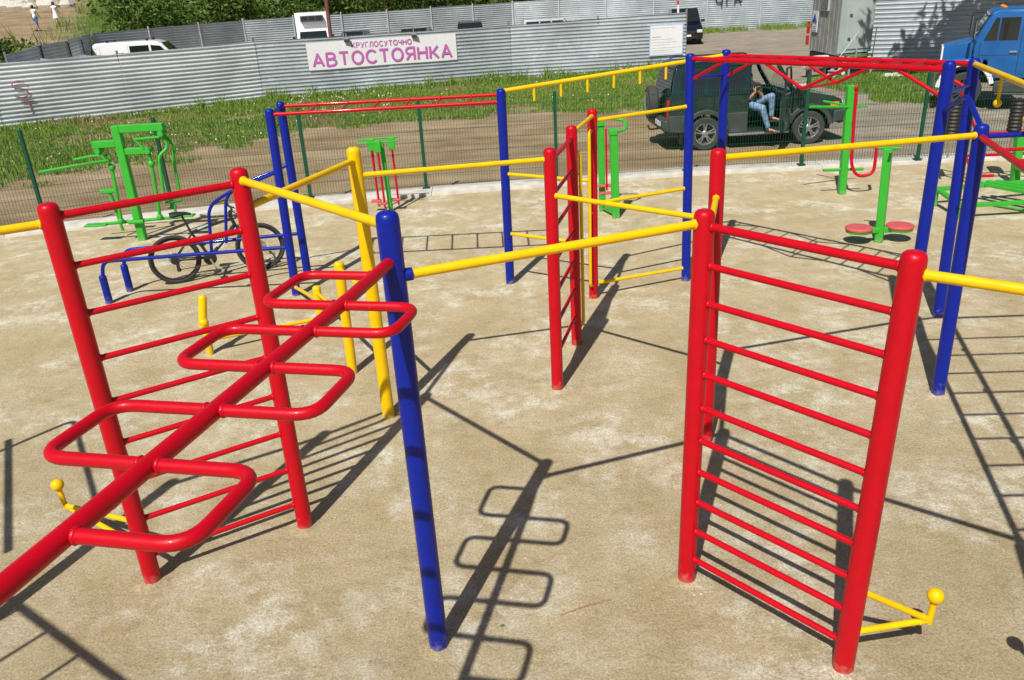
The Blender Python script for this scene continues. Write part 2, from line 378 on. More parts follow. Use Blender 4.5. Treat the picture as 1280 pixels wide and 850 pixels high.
P = dict(P1=((-2.426,4.211,0),(-2.389,4.168,2.515)), P2=((-1.539,4.71,0),(-1.564,4.777,2.53)), P3=((-.514,3.496,0),(-.525,3.495,2.537)),
 P4=((-1.132,6.264,0),(-1.141,6.263,2.369)), P5=((.398,6.622,0),(.394,6.587,2.22)), P6=((.671,7.598,0),(.668,7.661,2.224)), P7=((1.001,8.924,0),(1.007,8.919,2.197)),
 P8=((.02,9.605,0),(.034,9.544,2.392)), P9=((2.198,9.357,0),(2.192,9.507,2.66)), P11=((.999,3.94,0),(1.014,3.959,2.339)), P12=((1.663,3.173,0),(1.689,3.144,2.331)),
 P13=((1.513,5.546,0),(1.5,5.561,2.334)), P14=((3.675,6.109,0),(3.646,6.115,2.302)), P16=((4.528,7.776,0),(4.498,7.846,2.604)), P15=((3.878,7.124,0),(3.875,7.127,2.669)),
 P17=((-2.703,9.606,0),(-2.665,9.625,2.306)), P10=((2.76,10.08,0),(2.728,9.987,2.645)), P18=((-2.727,10.394,0),(-2.725,10.396,2.297)),
 L1=((-3.47,3.54,0),(-3.47,3.54,2.5)), R1=((2.86,2.19,0),(2.86,2.19,2.33)), R2=((5.46,6.01,0),(5.46,6.01,2.3)), R3=((2.5,2.36,0),(2.5,2.36,2.3)), S0=((-1.36,.62,0),(-1.36,.62,2.5)))
def at(k, z):
    a, b = P[k]; t = z/b[2]; return V((a[0]+(b[0]-a[0])*t, a[1]+(b[1]-a[1])*t, z))
WELD = {'rung': .054, 'loop': .0275, 'pull_up_bar': .055, 'strut': .055, 'brace': .03, 'low_bar': .05}
def tube(name, pts, r, m, parent, n=14, label=None):
    mb = MB(); mb.tube(pts, r, n)
    if name in WELD:                                    # weld bead where the tube meets its post or beam
        for q0, q1 in ((pts[0], pts[1]), (pts[-1], pts[-2])):
            d = (V(q1)-V(q0)).normalized(); w_ = WELD[name]
            mb.lathe([(r*.9, -.006), (r*1.16, -.003), (r*1.22, .001), (r*1.08, .007), (r*.95, .009)], n, V(q0)+d*w_, d.to_track_quat('Z', 'Y').to_matrix())
    o = obj(name, mb, m, parent, ang=50)
    if label: o['label'] = label
    return o
# --- wall ladders
def ladder(k0, k1, zs, r, label, base):
    e = empty('wall_ladder', base, CF); e['label'] = label
    for k in (k0, k1): post(*P[k], RED, e)
    for i, z in enumerate(zs): tube('rung', [at(k0, z), at(k1, z)], r*(1.18 if i == 0 else 1), RED, e)
    return e
ladder('P11', 'P12', [2.255-.2075*i for i in range(11)], .0185, 'red ladder wall with eleven thin rungs', (1.33, 3.55, 0))
ladder('P1', 'P2', [2.44-.2797*i for i in range(9)], .0185, 'red ladder wall with nine rungs behind the serpentine bar', (-1.98, 4.46, 0))
ladder('P5', 'P6', [2.11-.296*i for i in range(7)], .018, 'narrow red ladder wall seen almost edge on', (.535, 7.11, 0))
# --- single posts
for k, c in (('P3', BLU), ('P4', YEL), ('P7', RED), ('P8', BLU), ('P13', RED), ('P14', BLU), ('L1', BLU), ('R1', BLU), ('R2', BLU), ('S0', BLU)): post(*P[k], c, CF)
# --- yellow bars between posts
def pub(k0, z0, k1, z1, r=.0235, collar=0):
    tube('pull_up_bar', [at(k0, z0), at(k1, z1)], r, YEL, CF)
    if collar:
        d = (at(k1, z1)-at(k0, z0)).normalized()
        tube('collar', [at(k0, z0)+d*.04, at(k0, z0)+d*.085], .031, BLU, CF)
pub('P2', 2.46, 'P3', 2.47); pub('P3', 2.23, 'P11', 2.27, .0235, 1); pub('P13', 1.83, 'P5', 1.83, .021); pub('P4', 2.15, 'P5', 2.13, .021); pub('P2', 2.29, 'P4', 2.27)
pub('P13', 2.27, 'P14', 2.22); pub('P6', 2.15, 'P7', 2.12, .021); pub('P7', 2.07, 'P9', 2.09, .021); pub('P7', 1.15, 'P9', 1.15, .021); pub('P7', .19, 'P9', .17, .021)
pub('P8', 1.41, 'P7', 1.41, .02); pub('P8', .67, 'P7', .67, .02); pub('P11', 2.02, 'P13', 2.0, .021); pub('L1', 2.42, 'P1', 2.41); pub('P12', 2.235, 'R1', 2.235)
# --- serpentine overhead bar
e = empty('serpent_bar', (-.85, 2.3, 2.31), CF); e['label'] = 'red overhead bar with loops on alternate sides'
SZ = 2.31; B0 = V((-.515, 3.48, SZ)); BD = V((-.2645, -.9644, 0)).normalized(); BN = V((.975, -.22, 0)).normalized()
tube('beam', [at('P3', SZ), B0+BD*.5, B0+BD*2.98], .0275, RED, e, 18)
bp_ = [B0 + BD*((3.48-y)/.9644) for y in (3.28, 2.94, 2.69, 2.395, 2.11, 1.82, 1.53)]
for i in range(6):
    s = -1 if i % 2 == 0 else 1; a, b2 = bp_[i], bp_[i+1]; o1 = BN*s*(.315 if s > 0 else .338)
    tube('loop', fillet([a, a+o1, b2+o1+BD*(.0), b2], (.078), 7), .0195, RED, e, 14)
# --- far overhead ladder with the blue parallel bars
e = empty('monkey_bars', (-1.35, 9.9, 0), CF); e['label'] = 'red overhead ladder with two blue posts in front of the mesh fence'
post(*P['P17'], BLU, e); post(*P['P18'], BLU, e)
far_end = at('P8', 2.24) + V((.01, .78, 0))
tube('rail', [at('P17', 2.24), at('P8', 2.245)], .022, RED, e); tube('rail', [at('P18', 2.24), far_end], .022, RED, e)
tube('cross_tube', [at('P8', 2.243), far_end], .022, RED, e); tube('cross_tube', [at('P17', 2.235), at('P18', 2.235)], .02, BLU, e)
for i in range(6):
    t = .168 + .139*i; tube('rung', [at('P17', 2.24).lerp(at('P8', 2.245), t), at('P18', 2.24).lerp(far_end, t)], .014, RED, e, 10)
e = empty('parallel_bars', (-4, 10, 0), CF); e['label'] = 'low blue parallel bars bent down to two short legs'
for kk, lg, zb in (('P17', (-5.145, 9.735), .645), ('P18', (-5.059, 10.172), .60)):
    X, Y = lg
    tube('bar', fillet([at(kk, zb), V((X+.05, Y, zb-(.085 if kk == 'P17' else .03))), V((X, Y, .34))], .17, 6), .0235, BLU, e)
    mb = MB(); cap_post(mb, (X, Y, 0), (X, Y, .38), .046, 16); obj('leg', mb, BLU, e, ang=50)
e = empty('dip_bars', (-3.3, 9.9, 0), CF); e['label'] = 'pair of sloping blue bars bent down at the ends'
tube('bar', fillet([at('P17', 1.58), V((-3.33, 9.62, 1.36)), V((-3.6, 9.64, 1.2)), V((-3.68, 9.66, .62))], .14, 6), .02, BLU, e)
tube('bar', fillet([at('P18', 1.52), V((-3.33, 10.25, 1.33)), V((-3.56, 10.2, 1.2)), V((-3.66, 10.17, .59))], .14, 6), .02, BLU, e)
# --- peg beam
e = empty('peg_beam', (1.4, 9.8, 2.5), CF); e['label'] = 'yellow overhead beam with short hanging pegs'
a, b2 = at('P8', 2.365), at('P10', 2.585); tube('beam', [a, b2], .024, YEL, e)
for i in range(7):
    p = a.lerp(b2, .142+.117*i); tube('peg', [p, p-V((0,0,.165))], .0155, YEL, e, 10)
e = empty('ball_beam', (4, 6, 2.5), CF); e['label'] = 'yellow overhead beam with hanging ball grips'
a = at('P16', 2.555); b2 = a + V((-.31, -1.0, 0))*5.2; tube('beam', [a, b2], .026, YEL, e); post((b2.x, b2.y, 0), (b2.x, b2.y, 2.6), BLU, e)
for i in range(5):
    p = a.lerp(b2, .185+.16*i)
    tube('peg', [p, p-V((0,0,.2))], .014, YEL, e, 10); mb = MB(); mb.sphere(p-V((0,0,.225)), .034, 14); obj('ball', mb, YEL, e)
# --- red truss ladder between two pairs of blue posts
e = empty('truss_ladder', (3.3, 8.6, 2.5), CF); e['label'] = 'red overhead ladder with zigzag braces beneath'
for k in ('P9', 'P10', 'P15', 'P16'): post(*P[k], BLU, e)
fa, fb, ba, bb2 = at('P9', 2.606), at('P15', 2.597), at('P10', 2.575), at('P16', 2.557)
tube('chord', [fa, fb], .026, RED, e); tube('chord', [ba, bb2], .026, RED, e)
dz = V((0, 0, -.24))
for a, b2 in ((fa, fb), (ba, bb2)):
    q = lambda t, d=0: a.lerp(b2, t) + dz*d
    tube('brace', [q(0, 1), q(.167, .05)], .017, RED, e, 10); tube('brace', [q(.84, .05), q(1, 1)], .017, RED, e, 10)
    tube('brace', fillet([q(.35, .05), q(.51, 1), q(.68, .05)], .03, 3), .017, RED, e, 10)
for t in (.06, .167, .26, .35, .51, .68, .76, .84, .93): tube('rung', [fa.lerp(fb, t), ba.lerp(bb2, t)], .013, RED, e, 10)
tube('rung', [fa.lerp(fb, .51)+dz, ba.lerp(bb2, .51)+dz], .014, RED, e, 10)
tube('cross_tube', [at('P9', 2.39), at('P10', 2.36)], .017, BLU, e, 10); tube('cross_tube', [at('P15', 2.4), at('P16', 2.37)], .017, BLU, e, 10)
tube('arched_bar', fillet([at('P14', 2.27), at('P14', 2.27).lerp(at('P15', 2.23), .5)+V((.02, .0, .2)), at('P15', 2.23)], .1, 5), .02, BLU, e)
# --- second overhead ladder running out of view from the blue posts
e = empty('overhead_ladder', (3.6, 4.3, 0), CF); e['label'] = 'red overhead ladder joined to a blue cross bar'
r1a, r1b = at('P14', 2.21), at('R3', 2.21); d = V((1.8, -.1, 0)); post(*P['R3'], BLU, e)
tube('rail', [r1a, r1b], .024, RED, e); tube('rail', [r1a+d, r1b+d], .024, RED, e); tube('cross_tube', [r1a, r1a+d], .02, BLU, e)
for i in range(9):
    t = .14+.1*i; tube('rung', [r1a.lerp(r1b, t), (r1a+d).lerp(r1b+d, t)], .013, RED, e, 10)
# --- overhead ladder and hand bar that stand left of the view and cast their shadows into it
e = empty('overhead_ladder', (-3.6, 2.0, 0), CF)
a, b2, d = V((-4.6, 2.83, 2.3)), V((-2.25, 1.14, 2.3)), V((-.24, -.33, 0))
tube('rail', [a, b2], .026, RED, e); tube('rail', [a+d, b2+d], .026, RED, e)
for i in range(8): t = .06+.125*i; tube('rung', [a.lerp(b2, t), (a+d).lerp(b2+d, t)], .014, RED, e, 10)
post((-4.6, 2.83, 0), (-4.6, 2.83, 2.4), BLU, e)
tube('hand_bar', [V((-5.15, 4.59, 2.2)), V((-4.25, 2.97, 2.2))], .027, BLU, CF)
tube('hand_bar', fillet([V((-5.15, 4.35, 2.2)), V((-4.72, 4.9, 2.2)), V((-3.75, 3.3, 2.2))], .1, 5), .022, YEL, CF)
# --- ball steps
def ball_step(k, z1, z2, tip, ball):
    e = empty('ball_step', (tip[0], tip[1], 0), CF); e['label'] = 'yellow bracket ending in a ball near the ground'
    tube('strut', [at(k, z1), tip], .0175, YEL, e); tube('strut', [at(k, z2), tip], .0175, YEL, e)
    tube('stem', [V(tip)-V((0,0,.02)), ball], .0175, YEL, e); mb = MB(); mb.sphere(ball, .043, 20); obj('ball', mb, YEL, e)
ball_step('P12', .545, .255, V((2.11, 3.22, .262)), V((2.115, 3.215, .425)))
ball_step('P1', .47, .255, V((-3.195, 4.751, .262)), V((-3.213, 4.763, .425)))
ball_step('R1', .8, .5, V((2.5, 2.66, .62)), V((2.43, 2.72, .75)))
# --- vertical grab handles
for k, dx, dy in (('P7', -.045, -.11), ('P6', .085, .09)):
    o_ = V((dx, dy, 0)); e = tube('grab_handle', fillet([at(k, 1.98), at(k, 1.96)+o_, at(k, .2)+o_, at(k, .17)], .05, 4), .018, YEL, CF)
tube('bracket', [at('P7', 1.06), at('P7', 1.06)+V((-.045, -.11, 0))], .016, YEL, CF, 8)
# --- low yellow step posts
e = empty('step_post', (-3.24, 7.89, 0), CF); e['label'] = 'short yellow post with a stubby grip on top'
mb = MB(); cap_post(mb, (-3.247, 7.888, 0), (-3.235, 7.895, .40), .04, 18); obj('stump', mb, YEL, e, ang=50)
mb = MB(); cap_post(mb, (-3.235, 7.85, .39), (-3.21, 7.93, .66), .043, 18); mb.sphere((-3.225, 7.845, .385), .052, 14); obj('grip', mb, YEL, e, ang=50)
for a, b2 in (((-1.606, 7.222, 0), (-1.59, 7.226, 1.161)), ((-2.158, 8.491, 0), (-2.156, 8.492, .5))):
    mb = MB(); cap_post(mb, a, b2, .048, 20); obj('step_post', mb, YEL, CF, ang=50)
for a, b2 in ((V((-1.592, 7.226, 1.09)), at('P4', 1.14)), (V((-1.6, 7.224, .60)), V((-2.156, 8.492, .42))), (V((-2.157, 8.491, .33)), V((-2.70, 9.6, .12))), (V((-3.24, 7.89, .17)), V((-2.158, 8.491, .11)))):
    tube('low_bar', [a, b2], .021, YEL, CF)

# little heaps of sand kicked up round the feet of the posts
mb = MB(); rnd = random.Random(19)
for k, (p0, p1) in P.items():
    if k in ('L1', 'R1', 'S0', 'R3'): continue
    rr_ = rnd.uniform(.11, .17); n_ = 22; hh = rnd.uniform(.010, .02); b0 = len(mb.v)
    for ring, (q, z) in enumerate(((1.0, -.004), (.75, .25), (.5, .8), (.3, 1.0))):
        for j in range(n_):
            t = 2*math.pi*j/n_; w_ = 1 + .35*mnoise.noise((math.cos(t)*1.3+p0[0]*7, math.sin(t)*1.3+p0[1]*5, 0))
            mb.v.append((p0[0]+math.cos(t)*rr_*q*w_, p0[1]+math.sin(t)*rr_*q*w_, z if ring == 0 else hh*z*(1+.4*mnoise.noise((t*2, p0[0]*9, ring)))))
    for ring in range(3):
        for j in range(n_): mb.f.append((b0+ring*n_+j, b0+ring*n_+(j+1) % n_, b0+(ring+1)*n_+(j+1) % n_, b0+(ring+1)*n_+j)); mb.m.append(0)
tag(obj('loose_sand', mb, SAND, None, ang=80), kind='stuff')
TWIG = plain('dry_reddish_stem', (.36, .17, .09), .8); LEAFG = plain('fallen_green_leaf', (.10, .17, .03), .6)
mb = MB(); mb.tube([V((.192, 3.683, .005)), V((.36, 3.75, .009)), V((.516, 3.793, .004))], [.003, .0035, .002], 6)
tag(obj('dry_stem', mb, TWIG), 'thin reddish dry stem lying on the sand beside the shadow of the loops', 'stem')
mb = MB(); mb.add([V((-.151, 3.625, 0))+V(q) for q in ((-.018,0,.004),(0,-.010,.010),(.02,.003,.005),(.002,.012,.012),(-.018,0,.003),(0,-.010,.009),(.02,.003,.004),(.002,.012,.011))], [(0,1,2,3),(7,6,5,4),(0,4,5,1),(1,5,6,2),(2,6,7,3),(3,7,4,0)])
tag(obj('fallen_leaf', mb, LEAFG), 'small green leaf lying on the sand near the foot of the blue post', 'leaf')

# ------------------------------------------------------------------ mesh fence on the kerb
def kerb_y(x):
    for (x0, y0), (x1, y1) in zip(KERB, KERB[1:]):
        if x <= x1: return y0 + (y1-y0)*(x-x0)/(x1-x0)
    return KERB[-1][1]
MF = thing('mesh_fence', 'dark green welded wire mesh fence along the pale concrete kerb', 'fence')
fp = [V((x, y, .08)) for x, y in ((-12.6, 12.3), (-10.3, 13.1), (-8.08, 13.91), (-6.11, 14.62), (-3.61, 14.85), (-1.46, 15.1), (1.03, 15.2), (3.54, 15.36), (5.74, 15.3), (7.93, 15.2), (10.3, 15.1), (12.6, 15.0))]
for p in fp:
    mb = MB(); mb.box(p+V((0,0,.80)), (.06, .05, 1.64)); mb.box(p+V((0,0,.006)), (.14, .14, .012))
    obj('fence_post', mb, DKGRN, MF, bevel=.004, seg=1)
for i, (a, b) in enumerate(zip(fp, fp[1:])):
    mb = MB(); L = (b-a).length; d = (b-a)/L; q = Matrix.Rotation(math.atan2(d.y, d.x), 3, 'Z'); o_ = V((d.y, -d.x, 0))*.0
    n = int(L/.05)
    for k in range(1, n): mb.box(a+d*(L*k/n)+V((0,-.028,.80)), (.0046, .0046, 1.5), q)
    for k in range(8): 
        z = .06+.2*k + .02*mnoise.noise((i*3.1, k, 0)); mb.box((a+b)/2+V((0,-.024,z)), (L, .005, .0055), q)
    obj('mesh_panel', mb, DKGRN, MF, ang=10)

# ------------------------------------------------------------------ corrugated sheet fences
def corrugated(label, pts, zb, zt, m, pitch=.142, depth=.034, sheet=6.0, posts=True, front_posts=False, name='corrugated_fence', seed=1, pm=None, step=.45):
    t = thing(name, label, 'fence', (pts[0][0], pts[0][1], 0))
    rr = random.Random(seed); done = []
    for (x0, y0), (x1, y1), za, zb2 in zip(pts, pts[1:], zt, zt[1:]):
        a, b = V((x0, y0, 0)), V((x1, y1, 0)); L = (b-a).length; d = (b-a)/L; nrm = V((d.y, -d.x, 0))
        ns = max(1, round(L/sheet))
        for k in range(ns):
            s0, s1 = k*L/ns - (.04 if k else 0), (k+1)*L/ns
            za_, zb_ = za+(zb2-za)*s0/L + rr.uniform(-.02, .02), za+(zb2-za)*s1/L
            mb = MB(); m_ = max(2, int((s1-s0)/step)); cols = []
            prof = []; z = zb
            top = max(za_, zb_)
            while z < top:
                prof += [(z, 0), (z+pitch*.42, 0), (z+pitch*.56, depth), (z+pitch*.74, depth), (z+pitch*.90, 0)]; z += pitch
            tilt = rr.uniform(-.02, .02); off = (k % 2)*.006
            for i in range(m_+1):
                s = s0+(s1-s0)*i/m_; p = a+d*s; H = za_+(zb_-za_)*i/m_
                for (zz, dd) in prof:
                    z2 = min(zz, H)
                    w = .016*mnoise.noise((p.x*.55+seed*7, p.y*.55, zz*.7)) + .012*mnoise.noise((p.x*2.1, seed, zz*1.8)) + tilt*(z2-zb)
                    mb.v.append(tuple(p + nrm*(dd+w+off) + V((0,0,z2+.012*mnoise.noise((p.x*.4, seed*3., 0))))))
            n = len(prof)
            for i in range(m_):
                for j in range(n-1): mb.f.append((i*n+j, (i+1)*n+j, (i+1)*n+j+1, i*n+j+1)); mb.m.append(0)
            obj('metal_sheet', mb, m[len(done)] if isinstance(m, list) else m, t, ang=28)
        done.append(1)
        if posts:
            k = int(L/3.2)
            for i in range(k+1):
                p = a+d*(L*i/max(k, 1)); H = za+(zb2-za)*i/max(k, 1)
                mb = MB(); s = .075 if front_posts else -.06
                mb.box((p.x+nrm.x*s, p.y+nrm.y*s, (zb-.1+H+.1)/2), (.07, .07, H-zb+.25), Matrix.Rotation(math.atan2(d.y, d.x), 3, 'Z'))
                obj('fence_post', mb, pm or STEELP, t)
    return t
STEELP = plain('grey_fence_post_paint', (.20, .21, .22), .6, .2)
STEELL = plain('pale_fence_post_paint', (.55, .57, .58), .5, .3)
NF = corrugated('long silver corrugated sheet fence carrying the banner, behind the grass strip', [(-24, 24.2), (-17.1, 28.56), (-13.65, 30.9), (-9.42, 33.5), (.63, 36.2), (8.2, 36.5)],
                OUT-.03, [2.12, 2.11, 2.075, 2.147, 2.11, 2.235], [ZINCGLINT, ZINCGLINT, ZINCGLINT, ZINC, ZINC], seed=2)
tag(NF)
corrugated('far corrugated fence with posts on its front, behind the parked vehicles', [(-22.4, 48), (-16.7, 57.5), (1.45, 66), (12, 64.6), (24, 64.4), (46, 66)], OUT, [2.5, 2.6, 2.68, 2.75, 2.9, 2.9], ZINCF, front_posts=True, seed=5, pm=STEELL, step=1.2)
corrugated('short dark shaded corrugated fence closing the left end of the car park', [(-17.35, 30.2), (-19.1, 36), (-19.9, 40), (-22.4, 47.9)], OUT, [2.28, 2.40, 2.43, 2.5], ZINC, front_posts=True, seed=8, step=1.0)
corrugated('corrugated fence behind the blue lorry, dappled with tree shade', [(14.75, 33.4), (17.4, 31.9), (30, 27.5)], OUT, [2.9, 2.95, 3.0], ZINCF, seed=11, pitch=.16, depth=.026)
# graffiti: a red S with strokes on the near fence, black scrawl on the far one
def strokes(name, lines, r, m, label, cat):
    mb = MB()
    for l in lines: mb.tube(l, r, 6)
    return tag(obj(name, mb, m, None), label, cat)
SPRAYR = plain('red_spray_paint', (.30, .12, .16), .7); SPRAYB = plain('black_spray_paint', (.025, .027, .03), .7)
def nf_pt(s, z, off=.05):                                # point on the near fence between its corners at (-24,24.2) and (-17.1,28.56)
    d = V((6.9, 4.36, 0)).normalized(); return V((-17.1, 28.56, 0)) - d*s + V((d.y, -d.x, 0))*off + V((0,0,z))
sp = lambda L: [nf_pt(s, z) for s, z in L]
d13 = V((3.45, 2.34, 0)).normalized()
def nf2(s, z, off=.05): return V((-17.1, 28.56, 0)) + d13*s + V((d13.y, -d13.x, 0))*off + V((0,0,z))
q = lambda L: [nf2(s, z) for s, z in L]
strokes('graffiti', [fillet(q([(1.0, 1.42), (.85, 1.5), (.62, 1.45), (.62, 1.28), (1.0, 1.2), (1.05, 1.0), (.8, .93), (.6, 1.02)]), .08, 4), q([(.75, .80), (1.15, .80)]), q([(.98, .79), (.98, .42)])],
        .022, SPRAYR, 'faded red graffiti letters at the left end of the silver fence', 'graffiti')
def hx(x, z): return V((x, 64.47 - (x-12)*.0167, z))
strokes('graffiti', [[hx(16.6, 2.2), hx(16.7, 1.9), hx(17.1, 1.92)], [hx(17.1, 2.25), hx(17.05, 1.6)], [hx(17.4, 2.2), hx(17.45, 1.7)], [hx(17.4, 2.2), hx(17.8, 2.22)], [hx(18.0, 1.75), hx(18.2, 2.3), hx(18.5, 1.75)], [hx(18.0, 1.95), hx(18.6, 2.05)]],
        .05, SPRAYB, 'black scrawled graffiti high on the far corrugated fence', 'graffiti')

# ------------------------------------------------------------------ banner and notice board
BANNERW = plain('white_vinyl', (.74, .735, .74), .5, var=.04); PURPLE = plain('faded_pink_purple_print', (.50, .12, .40), .5, var=.08); BLUEF = plain('pale_blue_print', (.42, .55, .72), .5); GREYL = plain('grey_print', (.5, .5, .52), .6); PINKL = plain('pink_print', (.6, .3, .32), .6)
def ell(cx, cy, rx, ry, a0, a1, n=14): return [(cx+rx*math.cos(R(a0+(a1-a0)*k/n)), cy+ry*math.sin(R(a0+(a1-a0)*k/n))) for k in range(n+1)]
GLYPH = {'А': (.66, [[(0,0),(.33,1)],[(.66,0),(.33,1)],[(.13,.32),(.53,.32)]]), 'В': (.58, [[(0,0),(0,1)],[(0,1),(.28,1)]+ell(.28,.77,.24,.23,90,-90,8)+[(0,.54)],[(0,.54),(.3,.54)]+ell(.3,.27,.28,.27,90,-90,8)+[(0,0)]]),
 'Т': (.6, [[(0,1),(.6,1)],[(.3,1),(.3,0)]]), 'О': (.7, [ell(.35,.5,.35,.5,0,360,22)]), 'С': (.64, [ell(.35,.5,.35,.5,48,312,18)]), 'Я': (.58, [[(.56,0),(.56,1)],[(.56,1),(.26,1)]+ell(.26,.74,.26,.26,90,270,9)+[(.56,.48)],[(.3,.48),(0,0)]]),
 'Н': (.58, [[(0,0),(0,1)],[(.58,0),(.58,1)],[(0,.53),(.58,.53)]]), 'К': (.56, [[(0,0),(0,1)],[(0,.46),(.2,.52),(.54,1)],[(.18,.52),(.56,0)]]), 'Р': (.54, [[(0,0),(0,1)],[(0,1),(.26,1)]+ell(.26,.73,.28,.27,90,-90,9)+[(0,.46)]]),
 'У': (.58, [[(0,1),(.3,.36)],[(.58,1),(.26,.14),(.18,.02),(.04,0)]]), 'Г': (.46, [[(0,0),(0,1),(.46,1)]]), 'Л': (.6, [[(.6,0),(.6,1),(.18,1),(.15,.25),(.09,.03),(0,0)]]), 'Ч': (.54, [[(.54,0),(.54,1)],[(0,1),(0,.6),(.08,.48),(.22,.44),(.54,.5)]])}
def lettering(s, origin, ux, w, h, m, parent, off, bold=.085, gap=.2):
    """painted capitals: one raised stroke outline per letter stroke, flattened onto the banner"""
    tot = sum(GLYPH[ch][0] for ch in s) + gap*(len(s)-1); sx = w/tot; x0 = 0; mb = MB(); k = 0
    ux = V(ux).normalized(); n = V((ux.y, -ux.x, 0)); o0 = V(origin)
    for ch in s:
        gw, st = GLYPH[ch]
        for l in st:
            P2 = [((x0+x)*sx, y*h) for x, y in l]; rad = bold*h; t = MB(); t.tube([(x, 0, y) for x, y in P2], rad, 10)
            ends = [q_ for l2 in st for q_ in (l2[0], l2[-1])]
            for e, u_ in ((P2[0], l[0]), (P2[-1], l[-1])):
                if u_[1] in (0, 1) and ends.count(u_) == 1: continue
                t.lathe([(rad*.96, -.0005), (rad*.96, .0005)], 12, (e[0], 0, e[1]), Matrix.Rotation(R(90), 3, 'X'))
            mb.add([o0 + ux*x + V((0,0,z)) + n*(off + .0006*k - y*.03) for x, y, z in t.v], t.f); k += 1
        x0 += gw + gap
    return obj('lettering', mb, m, parent)
ud = V((10.05, 2.7, 0)).normalized(); un = V((ud.y, -ud.x, 0))
bo = V((-9.42, 33.5, 0)) + ud*1.95; b_w, b_h, b_z = 6.1, 1.03, .925
BN_ = thing('banner', 'white parking banner with pink-purple lettering tied to the silver fence', 'banner', tuple(bo))
mb = MB(); nxs, nzs = 30, 6
for j in range(nzs+1):
    for i in range(nxs+1):
        u, vv = i/nxs, j/nzs; p = bo + ud*(u*b_w) + un*(.062+.006*mnoise.noise((u*5, vv*2, 1))) + V((0,0,b_z+vv*b_h + .015*math.sin(u*9)*(vv-.5)))
        mb.v.append(tuple(p))
for j in range(nzs):
    for i in range(nxs): k = j*(nxs+1)+i; mb.f.append((k, k+1, k+nxs+2, k+nxs+1)); mb.m.append(0)
obj('banner_sheet', mb, BANNERW, BN_)
lettering('АВТОСТОЯНКА', bo+V((0,0,b_z+.13))+ud*.2, ud, 5.66, .47, PURPLE, BN_, .0715, .10, .25)
lettering('КРУГЛОСУТОЧНО', bo+V((0,0,b_z+.745))+ud*1.8, ud, 2.42, .185, PURPLE, BN_, .0715, .10, .27)
for s in (1.62, 4.35):                                   # floodlights clamped over the top edge
    fl = thing('floodlight', 'small grey floodlight on the fence top above the ' + ('first letters' if s < 3 else 'middle') + ' of the banner', 'floodlight', tuple(bo+ud*s))
    mb = MB(); c = bo+ud*s+un*.16+V((0,0,2.0)); mb.box(c, (.22, .14, .16), Matrix.Rotation(.6, 3, 'X')); obj('lamp_body', mb, STEELP, fl, bevel=.015)
    mb = MB(); mb.tube([bo+ud*s+V((0,0,2.16)), bo+ud*s+un*.1+V((0,0,2.22)), c], .02, 8); obj('bracket', mb, STEELP, fl)
ux2 = V((7.57, .3, 0)).normalized(); nb_o = V((6.6, 36.44, 0)); un2 = V((ux2.y, -ux2.x, 0))
NB = thing('notice_board', 'white notice board with blue edge and faded print at the end of the silver fence', 'notice board', tuple(nb_o))
def slab_on(o0, u, n, s0, s1, z0, z1, off, th):
    mb = MB(); p = [o0+u*s0+n*off+V((0,0,z0)), o0+u*s1+n*off+V((0,0,z0)), o0+u*s1+n*off+V((0,0,z1)), o0+u*s0+n*off+V((0,0,z1))]; mb.quad_slab(p, th); return mb
obj('frame', slab_on(nb_o, ux2, un2, 0, 1.46, .55, 1.80, .06, .02), BLUEF, NB); obj('panel', slab_on(nb_o, ux2, un2, .05, 1.41, .6, 1.75, .082, .006), BANNERW, NB)
mb = MB(); rr = random.Random(4)
for z, w in ((1.66, 1.0), (1.2, .9), (1.08, 1.1), (.98, .8), (.86, 1.3), (.76, .9), (.68, 1.0)):
    m2 = slab_on(nb_o, ux2, un2, .1, .1+w, z, z+.022, .089, .002); mb.add(m2.v, m2.f)
obj('print_line', mb, GREYL, NB)
obj('print_line', slab_on(nb_o, ux2, un2, .12, .5, 1.30, 1.33, .089, .002), PINKL, NB)

# ------------------------------------------------------------------ grass
def blades(name, label, pts, m, seed, kind='stuff', cat=None):
    """pts: (x, y, z, height, spread) tufts"""
    rr = random.Random(seed); vs, fs = [], []
    for x, y, z, h, w, nb in pts:
        for _ in range(nb):
            a = rr.random()*6.283; r = w*math.sqrt(rr.random()); px, py = x+r*math.cos(a), y+r*math.sin(a)
            hh = h*rr.uniform(.5, 1.15); bw = rr.uniform(.006, .014)*(1+hh); la = rr.random()*6.283; ln = hh*rr.uniform(.1, .55); ta = rr.random()*6.283
            dx, dy = math.cos(ta)*bw, math.sin(ta)*bw; lx, ly = math.cos(la)*ln, math.sin(la)*ln; k = len(vs)
            vs += [(px-dx, py-dy, z-.02), (px+dx, py+dy, z-.02), (px+lx*.35+dx*.8, py+ly*.35+dy*.8, z+hh*.6), (px+lx*.35-dx*.8, py+ly*.35-dy*.8, z+hh*.6), (px+lx, py+ly, z+hh)]
            fs += [(k, k+1, k+2, k+3), (k+3, k+2, k+4)]
    me = bpy.data.meshes.new(name); me.from_pydata(vs, [], fs); me.materials.append(m)
    o = raw(name, me); return tag(o, kind=kind)
rr = random.Random(21)
def near_fence_y(x):
    pts = [(-26, 23), (-24, 24.2), (-17.1, 28.56), (-13.65, 30.9), (-9.42, 33.5), (.63, 36.2), (8.2, 36.5), (12, 36)]
    for (x0, y0), (x1, y1) in zip(pts, pts[1:]):
        if x <= x1: return y0+(y1-y0)*(x-x0)/(x1-x0)
    return 36
